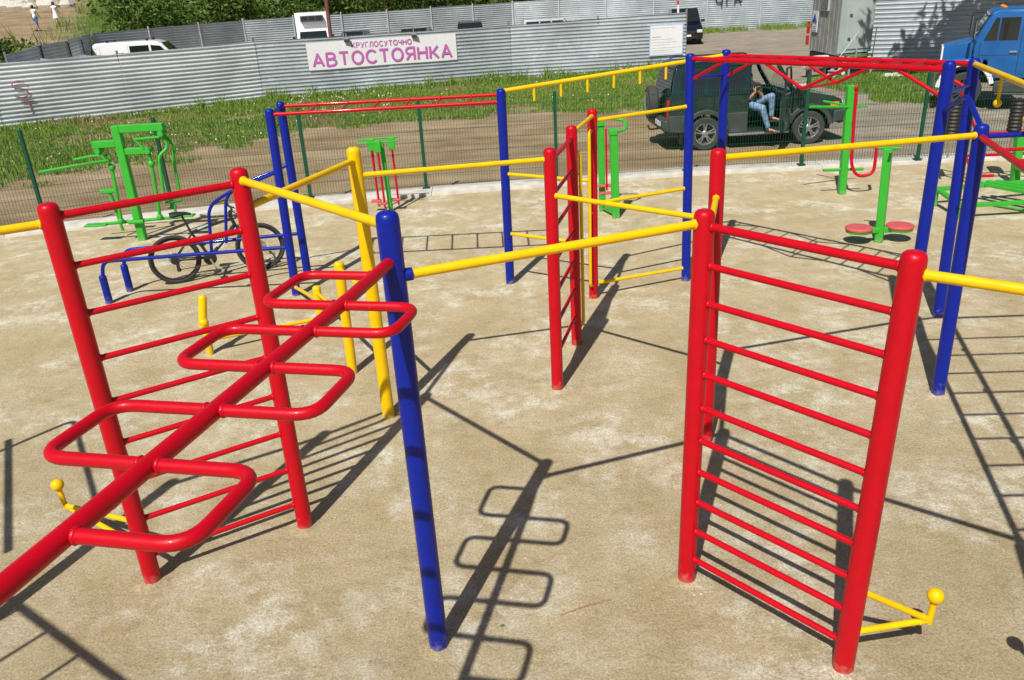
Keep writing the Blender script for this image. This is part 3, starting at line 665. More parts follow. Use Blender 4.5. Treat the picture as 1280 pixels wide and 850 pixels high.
def grass_edge(x):
    pts = [(-26, 14.6), (-16, 15.4), (-11.2, 17.6), (-9.4, 19.0), (-7.9, 20.3), (-6.9, 21.6), (-5.3, 24.2), (-.1, 24.8), (3.8, 23.8), (7.5, 27), (9.5, 33), (10, 36)]
    for (x0, y0), (x1, y1) in zip(pts, pts[1:]):
        if x <= x1: return y0+(y1-y0)*(x-x0)/(x1-x0)
    return 36
tufts, dry = [], []
for _ in range(30000):
    x = rr.uniform(-23, 9.5); y0, y1 = grass_edge(x), near_fence_y(x); y = rr.uniform(y0-.6, y1-.1)
    dn = mnoise.noise((x*.5, y*.5, 3)); edge = (y-y0)/(y1-y0)
    if edge < .10 + .16*mnoise.noise((x*.8, y*.8, 9)): continue
    if dn < -.52 and edge < .9: continue
    h = .10+.14*max(0, mnoise.noise((x*.35, y*.35, 5))+.3) + (.16 if edge > .93 else 0)
    (dry if mnoise.noise((x*.25, y*.6, 11)) > .34 and rr.random() < .7 else tufts).append((x, y, terrain(x, y), h, .17, 5))
for _ in range(30):                                      # tall weeds along the fence foot
    x = rr.uniform(-13, 7.8); tufts.append((x, near_fence_y(x)-rr.uniform(.1, .5), OUT, rr.uniform(.35, .65), .22, 26))
for cx, cy, rx, ry, n in ((13.2, 28.3, 2.4, 2.6, 2300), (11.9, 24.3, .8, 1.0, 420), (15.5, 30, 1.6, 1.4, 600)):   # patch by the trailer and lorry
    for _ in range(n):
        a, r = rr.random()*6.283, math.sqrt(rr.random()); x, y = cx+rx*r*math.cos(a), cy+ry*r*math.sin(a)
        if mnoise.noise((x*.7, y*.7, 3)) > -.25: tufts.append((x, y, OUT, .2, .15, 5))
for _ in range(900):
    x = rr.uniform(14, 30); y = 64.3 - abs(rr.gauss(0, 1.1)) - .2
    if mnoise.noise((x*.6, 0, 3)) > -.15: tufts.append((x, y, OUT, .4, .3, 6))
blades('grass', '', tufts, GRASS, 31); blades('grass', '', dry, GRASSDRY, 32)
# white and yellow flower heads in the grass
mb = MB(); FLOWER = plain('white_flower', (.75, .75, .68), .7)
for _ in range(420):
    x = rr.gauss(-6.6, 2.4) if rr.random() < .7 else rr.uniform(-16, 4); y = rr.uniform(grass_edge(x)+.8, near_fence_y(x)-.5)
    if mnoise.noise((x*.9, y*.9, 17)) < .05: continue
    c = V((x, y, terrain(x, y)+rr.uniform(.2, .36))); mb.sphere(c, rr.uniform(.014, .028), 6)
tag(obj('white_flowers', mb, FLOWER), kind='stuff')

# ------------------------------------------------------------------ trees and bushes
def leaf_cloud(seed, lobes, n, size, m):
    rr = random.Random(seed); vs, fs = [], []
    wts = [r**2 for _, r in lobes]
    for _ in range(n):
        c, r = rr.choices(lobes, wts)[0]
        d = V((rr.gauss(0,1), rr.gauss(0,1), rr.gauss(0,1)*.85)).normalized()
        p = V(c) + d*r*rr.uniform(.62, 1.1)
        if mnoise.noise(p*(1.4/max(r, .5))*1.6 + V((seed, 0, 0))) < -.22: continue
        t = V((rr.gauss(0,1), rr.gauss(0,1), rr.gauss(0,.6))).normalized(); b = t.cross(d + V((rr.gauss(0,.5), rr.gauss(0,.5), rr.gauss(0,.5)))).normalized()
        s = size*rr.uniform(.6, 1.3); k = len(vs)
        vs += [p-t*s, p+b*s*.4, p+t*s, p-b*s*.4]; fs += [(k, k+1, k+2, k+3)]
    me = bpy.data.meshes.new('crown'); me.from_pydata([tuple(v) for v in vs], [], fs); me.materials.append(m); return me
def make_tree(name, seed, H, Rr, m, n=2600, size=.17, low=.15):
    rr = random.Random(seed); t = empty(name)
    lobes = [((0, 0, H*.62), Rr*.8)]
    for k in range(9):
        a = k*2.4 + rr.random(); z = H*rr.uniform(low, .95); w = Rr*(.75 if z < H*.6 else .5)
        lobes.append(((math.cos(a)*w*rr.uniform(.5, 1), math.sin(a)*w*rr.uniform(.5, 1), max(z, Rr*.25)), Rr*rr.uniform(.32, .55)))
    raw('crown', leaf_cloud(seed, lobes, n, size, m), t)
    mb = MB(); mb.tube([(0,0,-.3), (.05,.03,H*.3), (-.04,.06,H*.6), (0,0,H*.85)], [H*.028, H*.022, H*.014, H*.004], 8)
    for c, r in lobes[1:7]:
        mb.tube([(0,0,H*.2), (c[0]*.5, c[1]*.5, (H*.2+c[2])*.5+.1), c], [H*.014, H*.009, H*.003], 6)
    obj('trunk', mb, BARK, t); return t
protos = [make_tree('bushy_tree', 41, 5.0, 2.4, LEAF1), make_tree('bushy_tree', 42, 5.6, 2.6, LEAF2), make_tree('bushy_tree', 43, 4.6, 2.3, LEAF3), make_tree('bushy_tree', 44, 5.2, 2.5, LEAF1)]
kindw = ['mid green bushy tree', 'dark green bushy tree', 'yellow-green bushy tree', 'mid green bushy tree']
rr = random.Random(77); used = set(); nt_ = 0
rows = [(4.2, -33.2, 3.0, 12), (7, -34, 3.6, 13), (14, -33, 4.6, 11), (22, -46, 6, 13)]
for dd, x0, st, cnt in rows:
    for i in range(cnt):
        x = x0 + i*st + rr.uniform(-.7, .7)
        if dd > 12 and -60 < x < -41 : continue
        y = back_line(x) + dd + rr.uniform(-1, 1)
        if x < -27 and y < 56+(-27-x)*1.2: y = 60 + rr.uniform(0, 2) if x > -31.2 else 70
        if -10.5 < x < -6.5 and dd < 5: continue
        if x < -31.2 and y < 72: continue
        if x < -.5*y + 4.0 and y < 84: continue
        k = rr.choices(range(4), [3, 3, 2, 3])[0]
        o = protos[k] if k not in used else copy_tree(protos[k]); used.add(k)
        o.location = (x, y, terrain(x, y)-.1); o.rotation_euler.z = rr.random()*6.28; s = rr.uniform(.85, 1.25)*(1.25 if dd > 12 else 1); o.scale = (s, s, s*rr.uniform(.9, 1.1))
        tag(o, kindw[k] + ' growing on the slope behind the far corrugated fence', 'tree', 'trees on the slope behind the far fence')
for k in range(4):
    if k not in used: protos[k].location = (-2+k, 78, terrain(-2, 78)); tag(protos[k], kindw[k] + ' growing on the slope behind the far corrugated fence', 'tree', 'trees on the slope behind the far fence')
# shrubs and reeds at the dark end fence
sh = make_tree('shrub', 51, 2.4, 1.3, LEAF2, 1800, .13); sh.location = (-24.6, 43, OUT); tag(sh, 'dark low shrub just behind the dark end fence, at the edge of the sandy path', 'shrub')
sh2 = make_tree('shrub', 52, 3.0, 1.6, LEAF3, 2000, .14); sh2.location = (-30.5, 47, OUT+.2); tag(sh2, 'pale green shrub at the top corner of the picture beside the sandy path', 'shrub')
sh3 = make_tree('shrub', 53, 2.2, 1.2, LEAF1, 1600, .13); sh3.location = (-22.2, 40.5, OUT); tag(sh3, 'mid green shrub rising over the top of the dark end fence', 'shrub')
rt = [(rr.gauss(-26.5, 2.2), rr.gauss(44.5, 1.6), OUT, rr.uniform(2.0, 3.6), .3, 9) for _ in range(60)]
blades('reeds', '', rt, LEAF3, 33)
gt = []
for _ in range(1500):
    x = rr.uniform(-50, -20); y = rr.uniform(45, 92); pathx = -31.5 - (y-50)*.36
    if abs(x-pathx) < 4.2 + 1.2*mnoise.noise((x*.2, y*.2, 4)) and y > 47: continue
    gt.append((x, y, terrain(x, y), rr.uniform(.4, 1.0), .5, 7))
blades('grass', '', gt, GRASS, 34)
# tree standing to the right of the view whose crown shades the fence behind the lorry
st = thing('shade_tree', 'tall tree beyond the right edge of the view, shading the fence behind the lorry', 'tree', (18.9, 29.5, OUT))
lob = [((-4.2, -3.2, 7.0), 1.9), ((-2.2, -4.0, 7.6), 2.2), ((0, -2.6, 8), 2.8), ((-5.0, -2.4, 5.6), 1.3), ((-3.0, -2.0, 5.4), 1.5), ((2, -2, 7), 2.6), ((-6.2, -3.3, 7.3), 1.1), ((1.5, 1, 9), 3.0), ((-.5, -3, 5.8), 1.8), ((4.5, -2.5, 6.5), 2.3)]
raw('crown', leaf_cloud(61, lob, 24000, .2, LEAF2), st)
mb = MB(); mb.tube([(18.9, 29.5, OUT-.3), (18.8, 29.3, 3), (18.7, 28.8, 6), (18.8, 28.5, 9)], [.28, .22, .16, .05], 12)
for c, r in lob: mb.tube([(18.8, 29.2, 3.4), (18.9+c[0]*.55, 29.5+c[1]*.5, 4.4+c[2]*.2), (18.9+c[0], 29.5+c[1], c[2])], [.1, .07, .02], 8)
obj('trunk', mb, BARK, st)
# grey stony bank far up the path
mb = MB(); rr = random.Random(9)
for i in range(26):
    x, y = -52 + i*.42 + rr.uniform(-.2, .2), 86 + rr.uniform(-.8, .8); s = rr.uniform(.5, 1.1); mb.sphere((x, y, terrain(x, y)+s*.3), s, 8, (1, .8, .8))
tag(obj('rubble', mb, CONC), kind='stuff')

# ------------------------------------------------------------------ green outdoor gym machines
def part(name, m, parent, fn, bevel=0, seg=1):
    mb = MB(); fn(mb); return obj(name, mb, m, parent, bevel=bevel, seg=seg)
def rod(name, m, parent, pts, r, n=10): return part(name, m, parent, lambda mb: mb.tube(pts, r, n))
# cross trainer on the left
y = 12.76
G1 = thing('walking_trainer', 'tall bright green walking trainer with swinging rods and long curved handles by the mesh fence', 'gym machine', (-5.94, y, 0))
part('post', GRN, G1, lambda mb: mb.box((-5.925, y, .91), (.12, .12, 1.84)), .01)
part('arm', GRN, G1, lambda mb: mb.box((-5.53, y, 1.775), (.68, .11, .12)), .01); part('arm', GRN, G1, lambda mb: mb.box((-5.68, y, 1.43), (.37, .10, .10)), .01); part('arm', GRN, G1, lambda mb: mb.box((-6.16, y, 1.56), (.36, .11, .11)), .01)
for p in ((-6.27, y, 1.47), (-5.24, y, 1.68), (-5.5, y, 1.43)): part('pivot', GRN, G1, lambda mb: mb.tube([V(p)+V((0,-.09,0)), V(p)+V((0,.09,0))], .045, 12))
rod('swing_rod', GRN, G1, [(-6.26, y-.04, 1.46), (-6.12, y-.04, 1.2), (-6.19, y-.03, .30)], .028); rod('swing_rod', GRN, G1, [(-5.5, y-.02, 1.43), (-5.5, y-.02, 1.2), (-5.57, y, .33)], .028)
for p in ((-6.12, y-.04, 1.2), (-5.5, y-.02, 1.22), (-6.19, y-.03, .34), (-5.57, y, .36)): part('joint', GRN, G1, lambda mb: mb.sphere(p, .055, 10))
rod('handle', GRN, G1, fillet([(-6.12, y-.1, 1.32), (-6.45, y-.32, 1.32), (-7.05, y-.42, 1.26)], .3), .021); rod('handle', GRN, G1, fillet([(-6.14, y+.06, 1.36), (-6.4, y+.1, 1.38), (-6.76, y+.12, 1.33)], .3), .021)
rod('handle', GRN, G1, fillet([(-5.24, y-.02, 1.68), (-5.17, y-.02, 1.46), (-5.32, y-.12, 1.36), (-5.38, y-.14, .62)], .12), .024); rod('handle', GRN, G1, fillet([(-5.24, y+.05, 1.66), (-5.12, y+.1, 1.42), (-5.2, y+.12, 1.3), (-5.22, y+.12, .58)], .12), .024)
rod('link_bar', GRN, G1, [(-5.66, y-.05, 1.61), (-5.26, y-.05, 1.63)], .022); rod('link_bar', GRN, G1, [(-5.66, y-.05, 1.61), (-5.55, y-.05, 1.46)], .02)
rod('foot_bar', GRN, G1, [(-6.55, y+.05, .29), (-5.25, y+.03, .34)], .026)
part('pedal', GRN, G1, lambda mb: mb.box((-6.62, y+.02, .29), (.36, .16, .03)), .008); part('pedal', GRN, G1, lambda mb: mb.box((-5.2, y+.02, .36), (.36, .16, .03)), .008)
rod('step_stem', GRN, G1, [(-6.36, y+.3, .1), (-6.42, y+.3, .74)], .024); part('step_plate', GRN, G1, lambda mb: mb.box((-6.43, y+.3, .77), (.26, .1, .06)), .01)
rod('stub', GRN, G1, [(-6.04, y-.1, .33), (-5.8, y-.1, .33)], .035)
rod('link_bar', GRN, G1, [(-5.38, y-.14, .62), (-5.22, y+.12, .58)], .02); rod('link_bar', GRN, G1, [(-5.3, y, .62), (-5.3, y, .36)], .022)
# pendulum walker with three red rods
y = 13.75
G2 = thing('pendulum_trainer', 'small green gym machine with three hanging red rods and red footplates', 'gym machine', (-2.0, y, 0))
rod('post', GRN, G2, [(-1.98, y, 0), (-2.02, y, 1.2)], .04, 14)
for dy in (-.14, .12): rod('hand_rail', GRN, G2, [(-2.42, y+dy, 1.22+dy*.1), (-1.74, y+dy, 1.235+dy*.1)], .015)
for x, dy in ((-2.2, .05), (-2.07, -.16), (-1.86, .08)):
    part('hanger', GRN, G2, lambda mb: mb.box((x, y+dy, 1.15), (.12, .05, .2)), .01)
    r_ = rod('swing_rod', RED, G2, [(x, y+dy, 1.12), (x+.015, y+dy, .17)], .02)
    part('footplate', PINK, r_, lambda mb: (mb.box((x-.02, y+dy-.02, .19), (.17, .11, .035)), mb.box((x+.015, y+dy, .13), (.03, .03, .1))), .008)
rod('cross_bar', GRN, G2, [(-2.07, y-.16, 1.17), (-2.02, y+.12, 1.17)], .03)
# stepper with two green columns
G3 = thing('stepper', 'green stepper of two box columns with a looped handle and red footplates', 'gym machine', (1.7, 12.65, 0))
part('column', GRN, G3, lambda mb: mb.bar((1.775, 12.5, 0), (1.74, 12.5, 1.37), .115, .115), .01); part('column', GRN, G3, lambda mb: mb.bar((1.62, 12.98, 0), (1.60, 12.98, 1.44), .1, .1), .01)
rod('handle', GRN, G3, fillet([(1.60, 12.98, 1.46), (1.66, 12.95, 1.5), (1.98, 12.9, 1.46), (1.95, 12.6, 1.36), (1.74, 12.5, 1.34)], .1), .023)
for p in ((1.59, 12.98, 1.42), (1.73, 12.5, 1.35)): part('cap', GRN, G3, lambda mb: mb.box(p, (.135, .14, .09)), .012)
rod('swing_rod', RED, G3, [(1.66, 12.8, 1.36), (1.67, 12.8, .38)], .016); part('footplate', PINK, G3, lambda mb: (mb.box((1.66, 12.7, .36), (.24, .1, .03)), mb.box((1.66, 12.86, .44), (.24, .1, .03))), .008)
part('base_link', GRN, G3, lambda mb: mb.bar((1.775, 12.5, .08), (1.62, 12.98, .08), .06, .08), .008)
# pull station: green post with red loop
y = 13.2
G4 = thing('leg_trainer', 'green post with a long red U-shaped lever and side handles', 'gym machine', (5.69, y, 0))
part('post', GRN, G4, lambda mb: mb.bar((5.685, y, 0), (5.63, y, 1.76), .11, .11), .01)
rod('lever', RED, G4, fillet([(5.71, y-.04, 1.72), (5.76, y-.06, .5), (5.86, y-.1, .30), (6.13, y-.12, .33), (6.13, y-.1, .82)], .13, 6), .026, 12)
part('cap', RED, G4, lambda mb: mb.sphere((5.70, y-.05, 1.72), .04, 10)); rod('handle', GRN, G4, [(5.6, y-.05, 1.43), (4.9, y-.3, 1.50)], .022); rod('handle', GRN, G4, [(5.6, y+.02, 1.45), (5.4, y+.45, 1.47)], .018); rod('handle', GRN, G4, [(5.95, y, 1.42), (5.66, y, 1.42)], .018)
rod('foot_bar', GRN, G4, [(5.33, y, .42), (6.0, y, .40)], .024)
# waist twister
y = 10.49
G5 = thing('waist_twister', 'green column with two round red standing discs at its foot', 'gym machine', (5.1, y, 0))
part('post', GRN, G5, lambda mb: mb.bar((5.105, y, 0), (5.075, y+.02, 1.27), .105, .105), .01); rod('handle', GRN, G5, [(5.03, y-.15, 1.26), (5.2, y+.12, 1.24)], .02); rod('handle', GRN, G5, [(4.98, y+.12, 1.26), (5.24, y+.02, 1.26)], .018)
part('cross_arm', GRN, G5, lambda mb: mb.box((5.09, y, .17), (.62, .09, .075)), .01)
for x in (4.80, 5.36):
    d_ = part('disc', PINK, G5, lambda mb: mb.lathe([(.03, .19), (.17, .19), (.178, .2), (.178, .222), (.165, .235), (.05, .238)], 28, (x, y-.02, 0))); part('rim', GRN, d_, lambda mb: mb.lathe([(.02, .155), (.165, .16), (.17, .185), (.02, .19)], 24, (x, y-.02, 0)))
# bench press on the right
G6 = thing('bench_machine', 'low green bench frame with red levers and black ribbed rollers at the right edge', 'gym machine', (7.6, 12.2, 0))
part('post', GRN, G6, lambda mb: mb.bar((8.6, 13.2, 0), (8.52, 13.2, .85), .12, .12), .01)
for a, b in (((6.72, 12.15, .26), (8.6, 12.35, .26)), ((6.62, 11.35, .2), (8.3, 11.35, .2)), ((6.72, 12.15, .26), (6.66, 11.3, .2)), ((7.45, 12.3, .28), (8.0, 11.2, .27)), ((7.6, 12.35, .28), (8.15, 11.25, .27)), ((7.75, 12.35, .28), (8.4, 11.4, .27)), ((8.55, 13.2, .3), (8.5, 12.3, .26))):
    part('frame_bar', GRN, G6, lambda mb: mb.bar(a, b, .075, .055), .006)
rod('leg', GRN, G6, fillet([(7.95, 11.25, .25), (7.92, 11.2, .04), (7.5, 11.9, .03)], .08), .02); rod('leg', GRN, G6, [(6.7, 12.1, 0), (6.7, 12.1, .25)], .025); rod('leg', GRN, G6, [(6.64, 11.35, 0), (6.64, 11.35, .2)], .025)
y = 13.5
rod('lever', RED, G6, [(7.58, y, .83), (8.9, y, .80)], .024); rod('lever', RED, G6, [(7.84, y, .46), (8.95, y, .44)], .026); rod('lever', RED, G6, fillet([(7.62, y, .83), (7.85, y-.1, .4), (7.9, y-.2, .2), (8.0, y-.2, .15), (8.28, y-.2, .14)], .08), .024); rod('lever', RED, G6, [(8.62, y-.1, .82), (8.95, y-.3, .55)], .03)
rod('lever', RED, G6, [(7.62, y+.02, 1.5), (7.95, y-.05, .85)], .022)
for x in (7.55, 8.6):
    part('roller', BLACK, G6, lambda mb: mb.lathe([(.02, .82)] + [(.10 + (.018 if k % 2 else 0), .83+.03*k) for k in range(18)] + [(.02, 1.37)], 18, (x, y, 0)))
    rod('roller_stem', STEEL, G6, [(x, y, .45), (x, y, .84)], .018)

# ------------------------------------------------------------------ bicycle standing behind the ladder wall
BK = thing('bicycle', 'black mountain bicycle standing by the low blue bars', 'bicycle', (-4.47, 10.4, 0))
bu = V((.928, .371, 0)).normalized(); bn = V((bu.y, -bu.x, 0))      # bn points at the near side
def bp(s, z, n=0): return V((-4.47, 10.4, 0)) + bu*s + bn*n + V((0,0,z + .0))
BFR = plain('black_bicycle_paint', (.018, .02, .022), .3, coat=.4); BPALE = plain('pale_blue_bicycle_paint', (.35, .45, .52), .35)
def wheel(s, steer=0):
    r = .335; ax = V((bn.x, bn.y, 0)); c = bp(s, r); q = Matrix.Rotation(steer, 3, 'Z'); u2 = q @ bu; n2 = q @ bn
    w_ = empty('wheel', tuple(c), BK)
    ring = lambda rad: [c + u2*math.cos(2*math.pi*k/40)*rad + V((0,0,math.sin(2*math.pi*k/40)*rad)) for k in range(40)]
    part('tyre', TYRE_B, w_, lambda mb: mb.tube(ring(r-.026), .026, 10, closed=True)); part('rim', BLACKP, w_, lambda mb: mb.tube(ring(r-.06), .011, 8, closed=True))
    def sp(mb):
        for k in range(28):
            a = 2*math.pi*k/28; b = a + (.5 if k % 2 else -.5); side = .025 if k % 4 < 2 else -.025
            mb.tube([c+u2*math.cos(b)*.022+V((0,0,math.sin(b)*.022))+n2*side, c+u2*math.cos(a)*(r-.06)+V((0,0,math.sin(a)*(r-.06)))], .0016, 4)
    part('spokes', STEEL, w_, sp); part('hub', BLACKP, w_, lambda mb: mb.tube([c-n2*.05, c+n2*.05], .022, 12)); part('brake_disc', STEEL, w_, lambda mb: mb.tube([c-n2*.035, c-n2*.031], .08, 24))
    return c
TYRE_B = plain('bicycle_tyre', (.03, .029, .027), .85, var=.3)
wheel(0); wheel(1.12, -.12)
BBP = bp(.44, .29); ST = bp(.25, .72); HT, HB = bp(.80, .80), bp(.845, .68)
rod('frame', BFR, BK, [BBP, ST], .017); 
part('frame', BFR, BK, lambda mb: (mb.tube([bp(.28,.67), bp(.55, .74), HT+V((0,0,-.03))], .02, 10), mb.tube([BBP, bp(.62,.46), HB+V((0,0,.02))], .026, 10), mb.tube([HB-V((0,0,.01)), HT+V((0,0,.02))], .024, 12),
   mb.tube([BBP+bn*.03, bp(0,.335,.06)], .011, 8), mb.tube([BBP-bn*.03, bp(0,.335,-.06)], .011, 8), mb.tube([bp(.275,.65,.02), bp(0,.335,.06)], .009, 8), mb.tube([bp(.275,.65,-.02), bp(0,.335,-.06)], .009, 8)))
part('frame_stripe', BPALE, BK, lambda mb: (mb.tube([bp(.36,.70,.012), bp(.52,.742,.012)], .0145, 8), mb.tube([bp(.56,.43,.016), bp(.70,.54,.016)], .0165, 8)))
part('fork', BFR, BK, lambda mb: (mb.box(tuple(HB+V((.02,.01,-.03))), (.05, .17, .03), Matrix.Rotation(math.atan2(bu.y, bu.x), 3, 'Z')), mb.tube([bp(.865,.66,.07), bp(.97,.50,.07)], .015, 8), mb.tube([bp(.865,.66,-.07), bp(.97,.50,-.07)], .015, 8)))
part('fork_leg', BPALE, BK, lambda mb: (mb.tube([bp(.965,.51,.07), bp(1.12,.32,.065)], .02, 10), mb.tube([bp(.965,.51,-.07), bp(1.12,.32,-.065)], .02, 10)))
rod('seat_post', BLACKP, BK, [bp(.265,.69), bp(.20,.91)], .0145)
def sad(mb):
    prof = [(-.13,.075,.03), (-.08,.085,.035), (0,.06,.03), (.07,.03,.022), (.14,.016,.015)]
    b = len(mb.v); n = 12
    for ds, w, h in prof:
        for k in range(n): a = 2*math.pi*k/n; mb.v.append(tuple(bp(.18+ds, .935+h*math.sin(a)-.02*(ds > .1), w*math.cos(a))))
    for i in range(len(prof)-1):
        for k in range(n): mb.f.append((b+i*n+k, b+i*n+(k+1) % n, b+(i+1)*n+(k+1) % n, b+(i+1)*n+k)); mb.m.append(0)
    for i in (0, len(prof)-1): mb.f.append(tuple(b+i*n+k for k in range(n))); mb.m.append(0)
part('saddle', BLACK, BK, sad)
rod('stem', BLACKP, BK, [HT, bp(.79,.86), bp(.84,.90)], .016)
hb_ = rod('handlebar', BLACKP, BK, [bp(.80,.92,.33), bp(.83,.91,.12), bp(.84,.90,0), bp(.83,.91,-.12), bp(.80,.92,-.33)], .0135)
for s in (1, -1): 
    part('grip', BLACK, hb_, lambda mb: mb.tube([bp(.80,.92,.2*s), bp(.80,.92,.34*s)], .02, 10)); part('brake_lever', BLACKP, hb_, lambda mb: mb.tube([bp(.83,.91,.17*s), bp(.88,.88,.2*s), bp(.87,.87,.29*s)], .008, 8))
part('cables', BLACK, BK, lambda mb: [mb.tube(fillet([bp(.85,.9,.1*s), bp(.98,.86,.08*s), bp(.93,.7,.03*s), bp(.85,.62,.03)], .1), .004, 6) for s in (1, -1)])
part('chainring', BLACKP, BK, lambda mb: mb.tube([BBP+bn*.045, BBP+bn*.056], .088, 24))
part('crank', ALU, BK, lambda mb: (mb.bar(BBP+bn*.075, bp(.50,.13,.075), .014, .024), mb.bar(BBP-bn*.075, bp(.38,.45,-.075), .014, .024)))
part('pedal', BLACKP, BK, lambda mb: (mb.box(tuple(bp(.50,.125,.125)), (.09,.09,.025), Matrix.Rotation(math.atan2(bu.y, bu.x), 3, 'Z')), mb.box(tuple(bp(.38,.455,-.125)), (.09,.09,.025), Matrix.Rotation(math.atan2(bu.y, bu.x), 3, 'Z'))), .006)
part('chain', BLACKP, BK, lambda mb: (mb.tube([bp(.44,.375,.05), bp(0,.375,.05)], .006, 6), mb.tube([bp(.44,.205,.05), bp(.03,.20,.05), bp(-.01,.30,.05)], .006, 6)))
part('derailleur', BLACKP, BK, lambda mb: (mb.tube([bp(0,.335,.045), bp(0,.335,.065)], .055, 18), mb.box(tuple(bp(.02,.24,.06)), (.04,.02,.12)), mb.tube([bp(.03,.20,.05), bp(.03,.20,.062)], .025, 10)))

# ------------------------------------------------------------------ vehicles
def car_wheel(parent, c, r, w, side, rimm=ALU, spokes=5, name='wheel'):
    """side: y sign of the outer face"""
    e = empty(name, c, parent); c = V(c)
    q = Matrix.Rotation(R(90)*(-side), 3, 'X')           # lathe axis to the outside
    part('tyre', TYRE, e, lambda mb: mb.lathe([(r*.62, -w/2), (r*.9, -w/2), (r*.985, -w*.36), (r, -w*.15), (r, w*.15), (r*.985, w*.36), (r*.92, w*.5), (r*.66, w*.47), (r*.62, w*.30), (r*.6, -w*.2)], 32, c, q))
    def rim(mb):
        mb.lathe([(r*.60, -w*.1), (r*.645, w*.30), (r*.66, w*.44), (r*.62, w*.45), (r*.57, w*.32), (r*.55, -w*.05)], 32, c, q)
        mb.lathe([(r*.19, w*.1), (r*.19, w*.36), (r*.15, w*.40), (.001, w*.40)], 18, c, q)
        for k in range(spokes):
            a = 2*math.pi*k/spokes + .3
            for da in (-.16, .16):
                p0 = V((math.cos(a+da*1.2)*r*.15, math.sin(a+da*1.2)*r*.15, w*.30)); p1 = V((math.cos(a+da)*r*.6, math.sin(a+da)*r*.6, w*.36))
                mb.bar(c + q @ p0, c + q @ p1, r*.10, r*.07)
    part('rim', rimm, e, rim); part('brake', BLACKP, e, lambda mb: mb.lathe([(.02, -w*.1), (r*.55, -w*.1), (r*.55, -w*.02), (.02, -w*.02)], 20, c, q))
    return e
def arch(cx, cz, r, a0, a1, n=9): return [(cx+math.cos(R(a0+(a1-a0)*k/n))*r, cz+math.sin(R(a0+(a1-a0)*k/n))*r) for k in range(n+1)]
def frustum(mb, x0, x1, y0, z0, X0, X1, Y0, z1):
    mb.add([(x0,-y0,z0),(x1,-y0,z0),(x1,y0,z0),(x0,y0,z0),(X0,-Y0,z1),(X1,-Y0,z1),(X1,Y0,z1),(X0,Y0,z1)], [(3,2,1,0),(4,5,6,7),(0,1,5,4),(1,2,6,5),(2,3,7,6),(3,0,4,7)])
def place(o, loc, rz): o.location = loc; o.rotation_euler.z = rz; return o
def side_quad(x0, x1, y0, z0, X0, X1, Y0, z1, s, u0, u1, v0, v1, off=.004):
    """part of the sloping side of a frustum as a slab; s = side"""
    def p(u, v):
        xa, xb = x0+(X0-x0)*v, x1+(X1-x1)*v
        return V((xa+(xb-xa)*u, s*(y0+(Y0-y0)*v), z0+(z1-z0)*v))
    qd = [p(u0, v0), p(u1, v0), p(u1, v1), p(u0, v1)]
    n = V((0, s, .15)).normalized()
    mb = MB(); mb.add([v_+n*off for v_ in qd] + [v_-n*.02 for v_ in qd], [(3,2,1,0),(4,5,6,7),(0,1,5,4),(1,2,6,5),(2,3,7,6),(3,0,4,7)]); return mb
